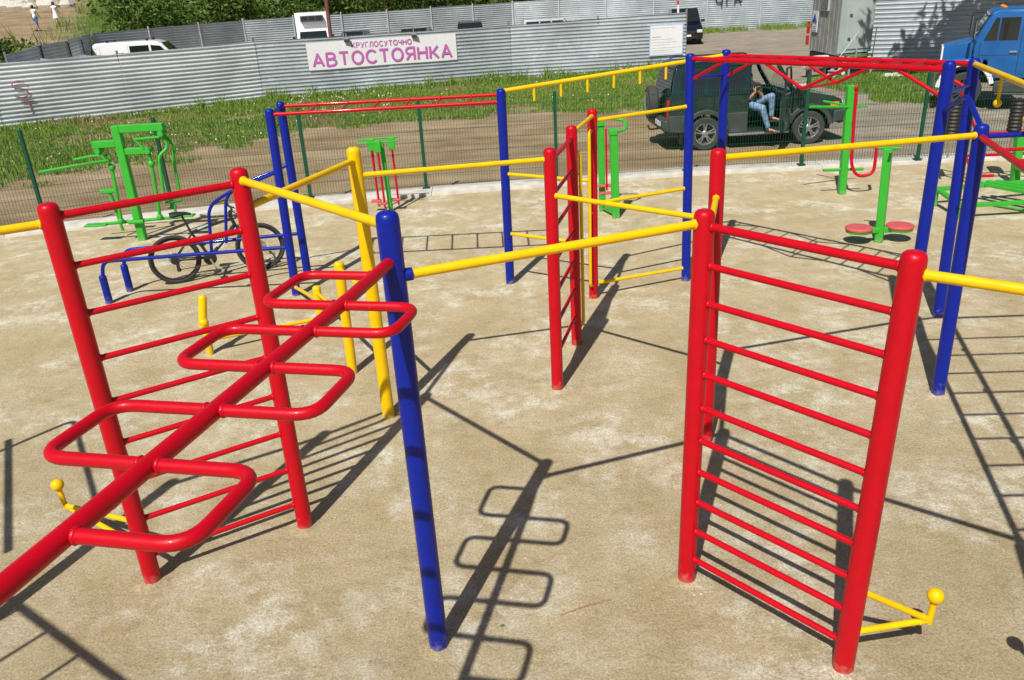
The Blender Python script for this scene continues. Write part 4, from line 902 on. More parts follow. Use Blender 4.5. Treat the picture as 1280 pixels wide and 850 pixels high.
# --- the dark green off-roader with its near front door open
def make_suv():
    t = empty('off_road_car'); h = .875; wr = .37; wf, wb = 1.18, -1.18
    low = [(-2.0,.62),(-2.0,.48),(-1.66,.40)] + arch(wb,.37,.455,175,5) + [(-.70,.36),(-.22,.36)]
    rear = low + [(-.22,1.17),(-1.98,1.19),(-2.04,.95)]
    part('body', CARGRN, t, lambda mb: (mb.prism(rear, -h, h), mb.prism([(.78,.36)] + arch(wf,.37,.455,175,5) + [(1.66,.42),(1.9,.50),(1.93,.80),(1.86,.96),(1.70,1.03),(1.25,1.12),(.95,1.16),(.78,1.18)], -h, h),
        mb.box((.28,0,.40),(1.02,2*h-.02,.10)), mb.box((.28,h-.05,.80),(1.02,.10,.74))), .05, 4)
    # grey two-tone lower cladding and flares
    def clad_(t):
        for s in (-1, 1):
            y0, y1 = s*(h-.02), s*(h+.035)
            for cx in (wb, wf):
                o_ = arch(cx,.37,.53,172,8,12); i_ = arch(cx,.37,.43,172,8,12); part('wheel_flare', CLADD, t, lambda mb: mb.prism(o_ + i_[::-1], y0, y1), .012)
            for pg in ([(-2.0,.45),(-1.70,.42),(-1.66,.70),(-1.56,.80),(-2.04,.80)], [(-.66,.37),(-.235,.37),(-.235,.80),(-.80,.80),(-.70,.66)], [(1.70,.45),(1.93,.50),(1.95,.74),(1.72,.72)]): part('cladding', CLADD, t, lambda mb: mb.prism(pg, y0, y1), .012)
    clad_(t)
    part('bumper', CLADD, t, lambda mb: mb.prism([(1.86,.42),(2.02,.46),(2.06,.60),(2.04,.74),(1.88,.76)], -h-.01, h+.01), .04, 3)
    part('bumper', CLADD, t, lambda mb: mb.prism([(-1.98,.44),(-2.12,.46),(-2.16,.58),(-2.14,.70),(-1.98,.72)], -h-.01, h+.01), .035, 3)
    # greenhouse
    fr = (-1.97, -.20, h-.01, 1.17, -1.86, -.16, h-.13, 1.80)
    part('body', CARGRN, t, lambda mb: frustum(mb, *fr), .035, 3)
    part('roof', CARGRN, t, lambda mb: frustum(mb, -1.90, .44, h-.10, 1.785, -1.74, .24, h-.24, 1.895), .05, 4)
    for s in (-1, 1):
        part('side_window', GLASSD, t, lambda mb: mb.add(*(lambda q: (q.v, q.f))(side_quad(*fr, s, .10, .92, .10, .86))), .0)
        part('pillar', CARGRN, t, lambda mb: mb.tube([(.80, s*(h-.03), 1.15), (.55, s*(h-.07), 1.52), (.40, s*(h-.14), 1.80), (.12, s*(h-.14), 1.835), (-.22, s*(h-.13), 1.83)], [.055, .05, .045, .045, .045], 10))
        part('window_post', CARGRN, t, lambda mb: mb.add(*(lambda q: (q.v, q.f))(side_quad(*fr, s, .40, .45, .08, .88, .010))))
        part('roof_rail', BLACKP, t, lambda mb: mb.tube(fillet([(-1.7, s*.66, 1.86), (-1.62, s*.66, 1.93), (.1, s*.66, 1.93), (.2, s*.66, 1.86)], .08), .018, 8))
    part('windscreen', GLASS, t, lambda mb: mb.quad_slab([(.80,-h+.06,1.16),(.80,h-.06,1.16),(.41,h-.16,1.79),(.41,-h+.16,1.79)], .008))
    part('side_window', GLASS, t, lambda mb: mb.quad_slab([(-.18,h-.04,1.19),(.76,h-.04,1.17),(.44,h-.14,1.78),(-.16,h-.14,1.78)], .006))
    part('rear_window', GLASSD, t, lambda mb: mb.quad_slab([(-1.985,-h+.12,1.22),(-1.87,-h+.22,1.75),(-1.87,h-.22,1.75),(-1.985,h-.12,1.22)], .012))
    part('dashboard', BLACKP, t, lambda mb: (mb.box((.68,0,1.0),(.3,1.6,.3)), mb.tube([(.5, -.36+.17*math.cos(a*.52), 1.10+.17*math.sin(a*.52)) for a in range(12)], .016, 8, closed=True)), .02)
    for s in (-.38, .38): part('seat', BLACK, t, lambda mb: (mb.box((.05,s,.72),(.5,.5,.2)), mb.box((-.18,s,1.12),(.16,.48,.7), Matrix.Rotation(-.2,3,'Y')), mb.box((-.27,s,1.56),(.1,.26,.18))), .04)
    part('running_board', ALU, t, lambda mb: [mb.box((.0, s*(h+.05), .335), (1.36, .17, .05)) for s in (-1,)], .015); part('running_board', ALU, t, lambda mb: mb.box((0, h+.05, .335), (1.36, .17, .05)), .015)
    # open door, seen edge on
    a = R(61); dd = V((-math.cos(a), -math.sin(a), 0)); hp = V((.77, -h-.015, 0)); dn = V((-math.sin(a), math.cos(a), 0))
    def slab(mb, L0, L1, z0, z1, th, o=0, zb=None):
        p = hp+dd*L0+dn*o; q_ = hp+dd*L1+dn*o
        mb.add([p+V((0,0,z0)), q_+V((0,0,z0)), q_+dn*th+V((0,0,z0)), p+dn*th+V((0,0,z0)), p+V((0,0,zb or z1)), q_+V((0,0,z1)), q_+dn*th+V((0,0,z1)), p+dn*th+V((0,0,zb or z1))], [(3,2,1,0),(4,5,6,7),(0,1,5,4),(1,2,6,5),(2,3,7,6),(3,0,4,7)])
    dr = part('door', CARGRN, t, lambda mb: slab(mb, 0, .98, .44, 1.18, .11), .03, 2)
    part('window_frame', BLACKP, dr, lambda mb: mb.tube([hp+dd*.02+dn*.05+V((0,0,1.17)), hp+dd*.42+dn*.05+V((0,0,1.74)), hp+dd*.95+dn*.05+V((0,0,1.76)), hp+dd*.95+dn*.05+V((0,0,1.17))], .022, 8)); part('door_trim', CLADD, dr, lambda mb: slab(mb, .05, .93, .52, 1.1, .03, .105), .01); part('mirror', BLACKP, dr, lambda mb: (mb.box(tuple(hp+dd*.12-dn*.16+V((0,0,1.22))), (.14,.2,.17), Matrix.Rotation(.3,3,'Z'))), .03, 2); part('handle', BLACKP, dr, lambda mb: slab(mb, .74, .9, .98, 1.02, .02, -.025), .006)
    for s in (-1, 1):
        part('headlight', LAMP, t, lambda mb: mb.box((1.87, s*.66, .84), (.12, .34, .17)), .03, 2); part('indicator', LAMPO, t, lambda mb: mb.box((1.72, s*(h+.0), .86), (.2, .05, .1)), .015); part('taillight', LAMPR, t, lambda mb: mb.box((-2.02, s*.79, .92), (.06, .15, .42)), .015)
        part('mud_flap', BLACK, t, lambda mb: mb.box((-1.72, s*.76, .30), (.02, .26, .26)))
    part('grille', ALU, t, lambda mb: mb.box((1.90, 0, .84), (.08, .85, .16)), .02)
    for x in (wb, wf):
        for s in (-1, 1): car_wheel(t, (x, s*.78, wr), wr, .25, s, ALU, 5)
    # spare wheel on the back door in a hard cover
    sw = empty('spare_wheel', (-2.2, .12, 1.0), t); q_ = Matrix.Rotation(R(-90), 3, 'Y')
    part('tyre', TYRE, sw, lambda mb: mb.lathe([(.2,-.1),(.33,-.11),(.37,-.07),(.375,.05),(.35,.1),(.24,.12),(.2,.1)], 30, (-2.2,.12,1.0), q_)); part('rim', ALU, sw, lambda mb: mb.lathe([(.05,.0),(.21,.05),(.235,.125),(.2,.12),(.13,.07),(.06,.1),(.001,.1)], 24, (-2.2,.12,1.0), q_))
    rod('tow_hitch', BLACKP, t, fillet([(-2.0,0,.42),(-2.26,0,.40),(-2.3,0,.5)], .04), .022)
    part('underbody', BLACK, t, lambda mb: mb.box((0,0,.36),(3.5,1.3,.16)))
    part('number_plate', BANNERW, t, lambda mb: mb.box((-2.165, -.45, .62), (.012, .5, .11)), .004)
    return t
suv = tag(make_suv(), 'dark green off-road car with open front door and a man sitting in it', 'car')
place(suv, (5.76, 19.15, OUT), R(1.5))

# --- simpler parked vehicles beyond the silver fence
def make_car(name, paintm, L=4.5, h=.9, zb=1.05, zr=1.72, hood=1.05, boot=.15, wr=.34, plate=True, roofrack=False):
    t = empty(name); xf, xr = L/2, -L/2; af, ar = xf-.82, xr+.85
    lo = [(xr,.55),(xr+.05,.34)] + arch(ar,wr,wr+.08,175,5,7) + arch(af,wr,wr+.08,175,5,7) + [(xf-.08,.30),(xf,.5),(xf-.02,.75),(xf-.18,.90),(xf-hood,zb),(xr+.02,zb+.02),(xr-.01,.8)]
    part('body', paintm, t, lambda mb: mb.prism(lo, -h, h), .05, 3)
    fr = (xr+boot*.3, xf-hood+.05, h-.03, zb-.01, xr+boot+.12, xf-hood-.75, h-.18, zr)
    part('cabin', paintm, t, lambda mb: frustum(mb, *fr), .05, 3)
    for s in (-1, 1):
        part('side_window', GLASSD, t, lambda mb: mb.add(*(lambda q: (q.v, q.f))(side_quad(*fr, s, .06, .36, .14, .86)))); part('side_window', GLASSD, t, lambda mb: mb.add(*(lambda q: (q.v, q.f))(side_quad(*fr, s, .39, .64, .14, .86)))); part('side_window', GLASSD, t, lambda mb: mb.add(*(lambda q: (q.v, q.f))(side_quad(*fr, s, .67, .94, .14, .86))))
        part('headlight', LAMP, t, lambda mb: mb.box((xf-.1, s*(h-.2), .76), (.2, .34, .18)), .04, 2); part('taillight', LAMPR, t, lambda mb: mb.box((xr+.01, s*(h-.1), .9), (.08, .16, .4)), .02); part('mirror', BLACKP, t, lambda mb: mb.box((xf-hood-.2, s*(h+.12), zb+.10), (.12, .22, .16)), .03, 2)
    x0, x1 = xf-hood+.055, xf-hood-.745
    part('windscreen', GLASSD, t, lambda mb: mb.quad_slab([(x0-.04,-h+.12,zb+.06),(x0-.04,h-.12,zb+.06),(x1+.06,h-.24,zr-.06),(x1+.06,-h+.24,zr-.06)], .03))
    part('grille', BLACKP, t, lambda mb: (mb.box((xf-.03, 0, .68), (.08, 1.0, .16)), mb.box((xf-.06, 0, .42), (.1, 1.3, .14))), .02)
    if plate: part('number_plate', BANNERW, t, lambda mb: mb.box((xf+.02, 0, .52), (.02, .5, .11)), .004)
    if roofrack: part('roof_rack', BLACKP, t, lambda mb: [mb.tube([(x, -h+.2, zr+.05), (x, h-.2, zr+.05)], .02, 8) for x in (-.8, .1)] + [mb.tube([(-1.3, s*(h-.25), zr+.04), (.5, s*(h-.25), zr+.04)], .02, 8) for s in (-1, 1)])
    for x in (ar, af):
        for s in (-1, 1): car_wheel(t, (x, s*(h-.13), wr), wr, .22, s, ALU, 5)
    return t
c = tag(make_car('parked_car', CARBLK, 4.6, .96, 1.2, 2.02, 1.15), 'black car facing the camera, half hidden behind the end of the silver fence', 'car'); place(c, (12.0, 54.2, OUT), R(-97))
GREYCAR = plain('grey_blue_vehicle_paint', (.10, .13, .16), .3, .2, coat=.5); PALECAR = plain('pale_silver_vehicle_paint', (.55, .57, .58), .3, .3, coat=.4)
for pm, x, y_, rz, zr, lab, rk in ((CARBLK, -4.75, 51, -95, 1.84, 'dark car whose roof shows above the banner, left of its middle', False), (CARBLK, -1.45, 51, -88, 1.98, 'dark taller car with roof bars showing above the right part of the banner', True),
     (GREYCAR, -9.0, 55, -90, 1.78, 'grey-blue car just beside the white box lorry and the brown pole', False), (PALECAR, 3.7, 53, 5, 1.92, 'pale car whose roof barely shows over the silver fence', False)):
    c = tag(make_car('parked_car', pm, 4.4, .88, 1.1, zr, 1.0, roofrack=rk), lab, 'car'); place(c, (x, y_, OUT), R(rz))
# --- white van
VN = empty('white_van'); tag(VN, 'white panel van with roof bars standing behind the silver fence', 'van')
def van(t):
    L, h, zr = 4.9, .95, 2.16
    body = [(-2.45,.55),(-2.4,.36)] + arch(-1.55,.34,.42,175,5,7) + arch(1.5,.34,.42,175,5,7) + [(2.3,.32),(2.42,.5),(2.4,.8),(2.22,1.08),(1.62,1.32),(.98,2.02),(.75,zr-.04),(.5,zr),(-2.3,zr),(-2.44,zr-.12)]
    part('body', WHITEP, t, lambda mb: mb.prism(body, -h, h), .06, 3)
    for s in (-1, 1):
        y0, y1 = s*(h-.01), s*(h+.006)
        part('side_window', GLASSD, t, lambda mb: mb.prism([(-.62,1.32),(.36,1.32),(.36,1.95),(-.62,1.95)], y0, y1), .004); part('side_window', GLASSD, t, lambda mb: mb.prism([(.46,1.32),(1.44,1.32),(.95,1.88),(.46,1.95)], y0, y1), .004)
        part('mirror', BLACKP, t, lambda mb: mb.box((1.35, s*(h+.14), 1.42), (.1,.2,.26)), .03, 2)
        part('seam', CLADD, t, lambda mb: (mb.prism([(-.70,.6),(-.69,.6),(-.69,2.0),(-.70,2.0)], y0, s*(h+.002)), mb.prism([(-2.2,1.25),(-.8,1.25),(-.8,1.28),(-2.2,1.28)], y0, s*(h+.012)), mb.prism([(-2.1,1.3),(-2.09,1.3),(-2.09,2.0),(-2.1,2.0)], y0, s*(h+.002))))
    part('windscreen', GLASSD, t, lambda mb: mb.quad_slab([(1.66,-h+.1,1.35),(1.66,h-.1,1.35),(1.02,h-.16,2.03),(1.02,-h+.16,2.03)], .02))
    for x in (-1.7, .3): part('roof_bar', BLACKP, t, lambda mb: (mb.box((x,0,zr+.09),(.06,1.7,.035)), mb.box((x,-.75,zr+.04),(.12,.06,.1)), mb.box((x,.75,zr+.04),(.12,.06,.1))), .008)
    part('headlight', LAMP, t, lambda mb: [mb.box((2.32, s*.72, .86), (.16,.34,.2)) for s in (-1, 1)], .03)
    for x in (-1.55, 1.5):
        for s in (-1, 1): car_wheel(t, (x, s*.8, .34), .34, .22, s, ALU, 6)
van(VN); place(VN, (-18.85, 46.3, OUT+.0), R(9))
# --- white refrigerated box lorry
WT = empty('box_lorry'); tag(WT, 'white box lorry with a cooling unit above its cab, behind the silver fence', 'lorry')
def lorry(t):
    part('cargo_box', WHITEP, t, lambda mb: mb.box((-1.6, 0, 1.95), (4.0, 2.0, 2.15)), .04, 2)
    part('cooling_unit', CLADD, t, lambda mb: (mb.box((.52, 0, 2.68), (.32, 1.35, .34))), .04, 2); part('cooling_grille', BLACKP, t, lambda mb: [mb.box((.69, y_, 2.72), (.02, .34, .2)) for y_ in (-.42, 0, .42)], .02)
    part('cab', WHITEP, t, lambda mb: mb.prism([(.45,.55),(2.2,.5),(2.25,.9),(2.15,1.2),(1.6,1.42),(1.15,2.0),(.95,2.1),(.45,2.12)], -.95, .95), .05, 3)
    part('windscreen', GLASSD, t, lambda mb: mb.quad_slab([(1.64,-.82,1.45),(1.64,.82,1.45),(1.2,.76,1.98),(1.2,-.76,1.98)], .02))
    for s in (-1, 1): part('side_window', GLASSD, t, lambda mb: mb.prism([(.6,1.42),(1.45,1.42),(1.05,1.95),(.6,1.98)], s*.94, s*.957)); part('mirror', BLACKP, t, lambda mb: mb.box((1.5, s*1.12, 1.6), (.06,.18,.32)), .02)
    part('headlight', LAMP, t, lambda mb: [mb.box((2.22, s*.7, .8), (.1,.3,.2)) for s in (-1, 1)], .03); part('chassis', BLACK, t, lambda mb: mb.box((-.9,0,.6),(5.2,.9,.25)))
    for x in (1.4, -2.4):
        for s in (-1, 1): car_wheel(t, (x, s*.82, .38), .38, .24, s, ALU, 6)
lorry(WT); place(WT, (-11.05, 52.6, OUT), R(-80))
pl = thing('pole', 'thin brown pole rising behind the silver fence beside the white box lorry', 'pole', (-8.45, 44, OUT)); rod('shaft', WOOD, pl, [(-8.45, 44, OUT-.3), (-8.35, 44, 7)], .10, 12); part('insulator', LAMP, pl, lambda mb: mb.box((-8.35, 44, 6.8), (1.0, .08, .08)))
bpole = thing('barrier_pole', 'white pole with red bands standing by the black car behind the fence', 'pole', (9.66, 45, OUT)); rod('shaft', WHITEP, bpole, [(9.67, 45, OUT-.2), (9.64, 45, 3.6)], .055, 12)
part('band', RED, bpole, lambda mb: [mb.tube([(9.645, 45, z), (9.643, 45, z+.22)], .057, 12) for z in (2.35, 3.0)])

# --- blue bonneted lorry on the right, heading left
BT = empty('blue_lorry'); tag(BT, 'blue bonneted lorry with white front mudguard parked behind the mesh fence on the right', 'lorry')
def blue(t):                                            # x forward, near side is +y once turned round
    part('bonnet', TRUCKBLUE, t, lambda mb: mb.add([(1.42,-.62,1.0),(1.42,.62,1.0),(1.42,.58,1.66),(1.42,-.58,1.66),(.30,-.84,1.0),(.30,.84,1.0),(.30,.84,1.86),(.30,-.84,1.86)], [(0,1,2,3),(7,6,5,4),(3,2,6,7),(0,3,7,4),(1,5,6,2),(0,4,5,1)]), .06, 3)
    part('grille', WHITEP, t, lambda mb: mb.box((1.45,0,1.30),(.06,1.22,.66)), .02); part('grille_slots', BLACKP, t, lambda mb: [mb.box((1.485,0,1.1+.11*k),(.01,1.05,.05)) for k in range(5)])
    part('bumper', CLADD, t, lambda mb: mb.box((1.62,0,.72),(.12,2.3,.26)), .03, 2)
    cabp = [(-.16,.82),(-.1,1.30),(.32,1.36),(.32,1.86),(-.02,2.50),(-.22,2.56),(-1.22,2.56),(-1.32,2.45),(-1.32,.82)]
    part('cab', TRUCKBLUE, t, lambda mb: mb.prism(cabp, -1.08, 1.08), .07, 3)
    part('windscreen', GLASSD, t, lambda mb: mb.quad_slab([(.32,-.92,1.90),(.32,.92,1.90),(.01,.88,2.46),(.01,-.88,2.46)], .015))
    for s in (-1, 1):
        y0, y1 = s*1.075, s*1.088
        part('side_window', GLASSD, t, lambda mb: (mb.prism([(.10,1.80),(-.24,1.80),(-.24,2.36),(-.14,2.36)][::-1], y0, y1), mb.prism([(-.28,1.80),(-.78,1.80),(-.78,2.36),(-.28,2.36)], y0, y1)))
        part('seam', BLACKP, t, lambda mb: (mb.prism([(.18,.95),(.165,.95),(.165,1.75),(.18,1.75)], y0, s*1.083), mb.prism([(-.87,.95),(-.885,.95),(-.885,2.42),(-.87,2.42)], y0, s*1.083), mb.prism([(.18,1.42),(-.87,1.42),(-.87,1.43),(.18,1.43)], y0, s*1.083)))
        part('handle', STEEL, t, lambda mb: mb.box((-.72, s*1.10, 1.50), (.20,.035,.05)), .01)
        part('mudguard', WHITEP, t, lambda mb: mb.prism(arch(.72,.50,.81,165,8,14) + arch(.72,.50,.68,165,8,14)[::-1], s*.66, s*1.15), .015)
        part('mirror', BLACKP, t, lambda mb: (mb.box((.40, s*1.32, 2.12), (.05,.18,.40)), mb.tube([(.0, s*1.06, 2.42),(.38, s*1.32, 2.40),(.40, s*1.32, 1.8),(.28, s*1.06, 1.76)], .014, 8)), .012); part('mirror_glass', ALU, t, lambda mb: mb.box((.37, s*1.32, 2.12), (.012,.17,.38)))
        part('headlight', LAMP, t, lambda mb: mb.tube([(1.40, s*.86, 1.06), (1.50, s*.86, 1.06)], .11, 18)); part('indicator', LAMPO, t, lambda mb: mb.sphere((.18, s*.82, 1.36), .05, 10))
        part('step', CLADD, t, lambda mb: (mb.box((-.55, s*.98, .62), (.95,.22,.30)), mb.box((-.55, s*1.05, .44), (.9,.2,.05))), .02)
        part('fender', TRUCKBLUE, t, lambda mb: mb.prism([(1.40,1.0),(1.40,1.22),(1.25,1.32),(.33,1.36),(.32,1.2),(.32,1.02),(.34,1.02),(.36,1.12),(.45,1.24),(1.0,1.24)], s*.62, s*1.06), .02, 2)
        part('vent', BLACKP, t, lambda mb: [mb.prism([(.45+.07*k,1.54),(.47+.07*k,1.54),(.45+.07*k,1.66),(.43+.07*k,1.66)], s*.78, s*.80) for k in range(3)])
        part('number_stencil', BLUEF, t, lambda mb: [mb.box((-2.35, s*1.16, 1.95-.12*k), (.28,.01,.035)) for k in range(4)])
    part('roof_lamp', LAMPO, t, lambda mb: [mb.box((-.35, y_, 2.59), (.12,.10,.06)) for y_ in (-.5, 0, .5)], .02)
    part('chassis', BLACK, t, lambda mb: (mb.box((-2.4,.42,.78),(6.6,.12,.24)), mb.box((-2.4,-.42,.78),(6.6,.12,.24)), mb.box((-1.6,.8,.72),(.5,.4,.5)), mb.box((.7,0,.55),(.16,1.7,.16)), mb.box((.6,0,.9),(1.4,.7,.4))), .015)
    part('cargo_bed', TRUCKBLUE, t, lambda mb: (mb.box((-4.1,0,1.18),(4.4,2.3,.12)), mb.box((-4.1,1.14,1.7),(4.4,.06,.95)), mb.box((-4.1,-1.14,1.7),(4.4,.06,.95)), mb.box((-1.92,0,1.75),(.06,2.3,1.05))), .015)
    part('bed_rib', TRUCKBLUE, t, lambda mb: [mb.box((-2.1-.55*k,s*1.185,1.7),(.06,.03,.95)) for k in range(7) for s in (-1, 1)], .006)
    for x, d in ((.72, 0), (-3.6, 0)):
        for s in (-1, 1): car_wheel(t, (x, s*.90, .50), .50, .28, s, CLADD, 8)
blue(BT)
for o_ in BT.children:
    if o_.name.split('.')[0] in ('cab', 'windscreen', 'side_window', 'seam', 'handle', 'mirror', 'mirror_glass', 'roof_lamp'): o_.location.x = .3
place(BT, (13.34, 22.43, OUT), R(153)); BT.scale = (.86, .92, .97)
# --- grey wagon with its steps
CABIN = empty('site_trailer'); tag(CABIN, 'weathered grey plank site trailer with a pale metal end panel', 'trailer')
PLANK = plain('weathered_grey_planks', (.27, .27, .25), .85, var=.22, scale=3); PALEPANEL = plain('pale_grey_green_sheet', (.36, .42, .40), .6, var=.1, scale=2)
def trailer(t):
    A, B, C_ = V((12.45, 30.7, 0)), V((12.62, 33.9, 0)), V((13.97, 34.2, 0))
    def planks(mb):
        n = 14
        for k in range(n):
            a, b = A.lerp(B, k/n+.002), A.lerp(B, (k+1)/n-.004); o_ = V((-.012*(k % 2), 0, 0))
            mb.add([a+o_+V((0,0,.66)), b+o_+V((0,0,.66)), b+o_+V((.1,0,.66)), a+o_+V((.1,0,.66)), a+o_+V((0,0,3.1)), b+o_+V((0,0,3.1)), b+o_+V((.1,0,3.1)), a+o_+V((.1,0,3.1))], [(3,2,1,0),(4,5,6,7),(0,1,5,4),(1,2,6,5),(2,3,7,6),(3,0,4,7)])
    part('plank_wall', PLANK, t, planks)
    D_ = A + (C_-B)
    part('end_panel', PALEPANEL, t, lambda mb: mb.add([A+V((0,-.03,.72)), D_+V((0,-.03,.72)), D_+V((0,.05,.72)), A+V((0,.05,.72)), A+V((0,-.03,3.1)), D_+V((0,-.03,3.1)), D_+V((0,.05,3.1)), A+V((0,.05,3.1))], [(3,2,1,0),(4,5,6,7),(0,1,5,4),(1,2,6,5),(2,3,7,6),(3,0,4,7)]))
    part('end_door', PALEPANEL, t, lambda mb: mb.box(tuple(A.lerp(D_, .56)+V((0,-.045,1.95))), (.95,.04,2.2), Matrix.Rotation(math.atan2((D_-A).y, (D_-A).x), 3, 'Z')), .006); part('hinge', CLADD, t, lambda mb: [mb.box(tuple(A.lerp(D_, .29)+V((0,-.06,z))), (.1,.04,.1)) for z in (1.2, 2.0, 2.6)])
    part('body', CLADD, t, lambda mb: mb.add([A+V((.1,.06,.6)), D_+V((-.05,.06,.6)), C_+V((-.05,0,.6)), B+V((.1,0,.6)), A+V((.1,.06,3.05)), D_+V((-.05,.06,3.05)), C_+V((-.05,0,3.05)), B+V((.1,0,3.05))], [(3,2,1,0),(4,5,6,7),(0,1,5,4),(1,2,6,5),(2,3,7,6),(3,0,4,7)]))
    part('roof', CLADD, t, lambda mb: mb.add([A+V((-.15,-.15,3.1)), D_+V((.1,-.15,3.1)), C_+V((.1,.1,3.1)), B+V((-.15,.1,3.1)), A+V((-.15,-.15,3.2)), D_+V((.1,-.15,3.2)), C_+V((.1,.1,3.2)), B+V((-.15,.1,3.2))], [(3,2,1,0),(4,5,6,7),(0,1,5,4),(1,2,6,5),(2,3,7,6),(3,0,4,7)]))
    w = A.lerp(B, .52); wv = (B-A).normalized(); wq = Matrix.Rotation(math.atan2(wv.y, wv.x), 3, 'Z')
    wd = part('window', PALEPANEL, t, lambda mb: mb.box((w.x-.03, w.y, 2.5), (.86,.08,.72), wq), .01); part('pane', GLASSD, wd, lambda mb: mb.box((w.x-.045, w.y, 2.5), (.70,.08,.56), wq))
    part('skirt_beam', BLACK, t, lambda mb: (mb.box((12.62, 32.3, .52), (.12,3.2,.2), Matrix.Rotation(-.05,3,'Z')), mb.box((13.15, 31.0, .55), (1.2,.12,.2), Matrix.Rotation(.22,3,'Z'))))
    for (x, y_) in ((12.9, 33.0), (13.8, 33.3)): car_wheel(t, (x, y_, .28), .38, .22, -1, CLADD, 6)
    part('jack_leg', CLADD, t, lambda mb: [mb.box((x, y_, .22), (.1,.1,.72)) for x, y_ in ((12.7, 31.1), (13.7, 31.4))])
    part('tail_lamp', LAMPR, t, lambda mb: (mb.box((12.53, 33.98, 1.42), (.08,.16,.3)), mb.box((12.53, 33.98, 1.02), (.08,.16,.36)), mb.box((12.53, 33.98, 1.66), (.08,.14,.12))), .01)
    sg = part('sign_board', BANNERW, t, lambda mb: mb.add([A.lerp(B,.74)+V((-.05,0,1.35)), A.lerp(B,.93)+V((-.05,0,1.35)), A.lerp(B,.93)+V((-.03,0,1.35)), A.lerp(B,.74)+V((-.03,0,1.35)), A.lerp(B,.74)+V((-.05,0,2.12)), A.lerp(B,.93)+V((-.05,0,2.12)), A.lerp(B,.93)+V((-.03,0,2.12)), A.lerp(B,.74)+V((-.03,0,2.12))], [(3,2,1,0),(4,5,6,7),(0,1,5,4),(1,2,6,5),(2,3,7,6),(3,0,4,7)]))
    pt = lambda u, z: A.lerp(B, .93-.19*u) + V((-.058,0,z))
    NAVY = plain('navy_print', (.03, .07, .25), .5)
    part('sign_emblem', NAVY, sg, lambda mb: (mb.tube([pt(.16,1.72), pt(.5,2.0), pt(.84,1.72)], .03, 6), mb.tube([pt(.3,1.68), pt(.5,1.84), pt(.7,1.68)], .022, 6)))
    part('sign_lines', GREYL, sg, lambda mb: [mb.tube([pt(.15,z), pt(.85,z)], .012, 5) for z in (1.58, 1.51, 1.44)])
trailer(CABIN)
ST_ = thing('steps', 'small metal steps and landing with green matting at the site trailer door', 'steps', (12.9, 30.7, OUT))
GREENMAT = plain('green_matting', (.10, .19, .07), .8); GALV = plain('grey_painted_steel', (.42, .44, .44), .5, .3)
part('landing', GREENMAT, ST_, lambda mb: mb.add([(12.75,30.25,.60),(13.7,30.5,.60),(13.75,31.35,.62),(12.75,31.0,.62),(12.75,30.25,.66),(13.7,30.5,.66),(13.75,31.35,.68),(12.75,31.0,.68)], [(3,2,1,0),(4,5,6,7),(0,1,5,4),(1,2,6,5),(2,3,7,6),(3,0,4,7)]))
for p in ((12.78, 30.27), (13.68, 30.5), (13.72, 31.3), (12.78, 30.95)): part('leg', GALV, ST_, lambda mb: mb.box((p[0], p[1], .24), (.05,.05,.74)))
for o_ in (0, .5): part('stringer', GALV, ST_, lambda mb: mb.bar((12.75-.05*o_, 30.3+o_, .62), (11.95-.05*o_, 29.75+o_, OUT), .12, .04))
for k in range(4): t_ = .2+.2*k; part('tread', GALV, ST_, lambda mb: mb.box((12.75-.8*t_, 30.55-.55*t_, .62-.74*t_), (.2,.5,.03), Matrix.Rotation(.6,3,'Z')))
for l_ in ([(13.0,30.32,.6),(13.0,30.32,1.45),(12.2,29.85,.65)], [(13.68,30.5,.6),(13.72,30.5,1.6)]): rod('hand_rail', GALV, ST_, l_, .02, 8)
tk = thing('tank', 'white rounded metal tank lying under the corner of the site trailer', 'tank', (12.1, 31.6, OUT)); q_ = Matrix.Rotation(R(90), 3, 'Y')
part('shell', WHITEP, tk, lambda mb: mb.lathe([(.02,-.62),(.16,-.58),(.24,-.46),(.25,0),(.24,.46),(.16,.58),(.02,.62)], 20, (12.05, 31.5, .38), Matrix.Rotation(.3,3,'Z') @ q_)); part('cradle', CLADD, tk, lambda mb: [mb.box((12.05+d, 31.5+d*.3, .0), (.08,.4,.3)) for d in (-.3, .3)])
rr = random.Random(15)
for k in range(9):
    mb = MB(); x, y_ = 13.4+rr.uniform(-1.6, 3.4), 30.6+rr.uniform(-1.2, .8); s = rr.uniform(.12, .28); mb.sphere((x, y_, OUT+s*.25), s, 8, (1.3, .9, .7))
    tag(obj('rock', mb, CONC, None), 'pale rock lying in the grass between the trailer and the lorry', 'rock', 'rocks by the trailer')
cs = MB(); cs.box((10.9, 28.6, OUT+.03), (1.5, .8, .08), Matrix.Rotation(.25, 3, 'Z')); tag(obj('concrete_slab', cs, CONC, None, bevel=.02), 'flat pale concrete slab on the ground left of the trailer steps', 'slab')
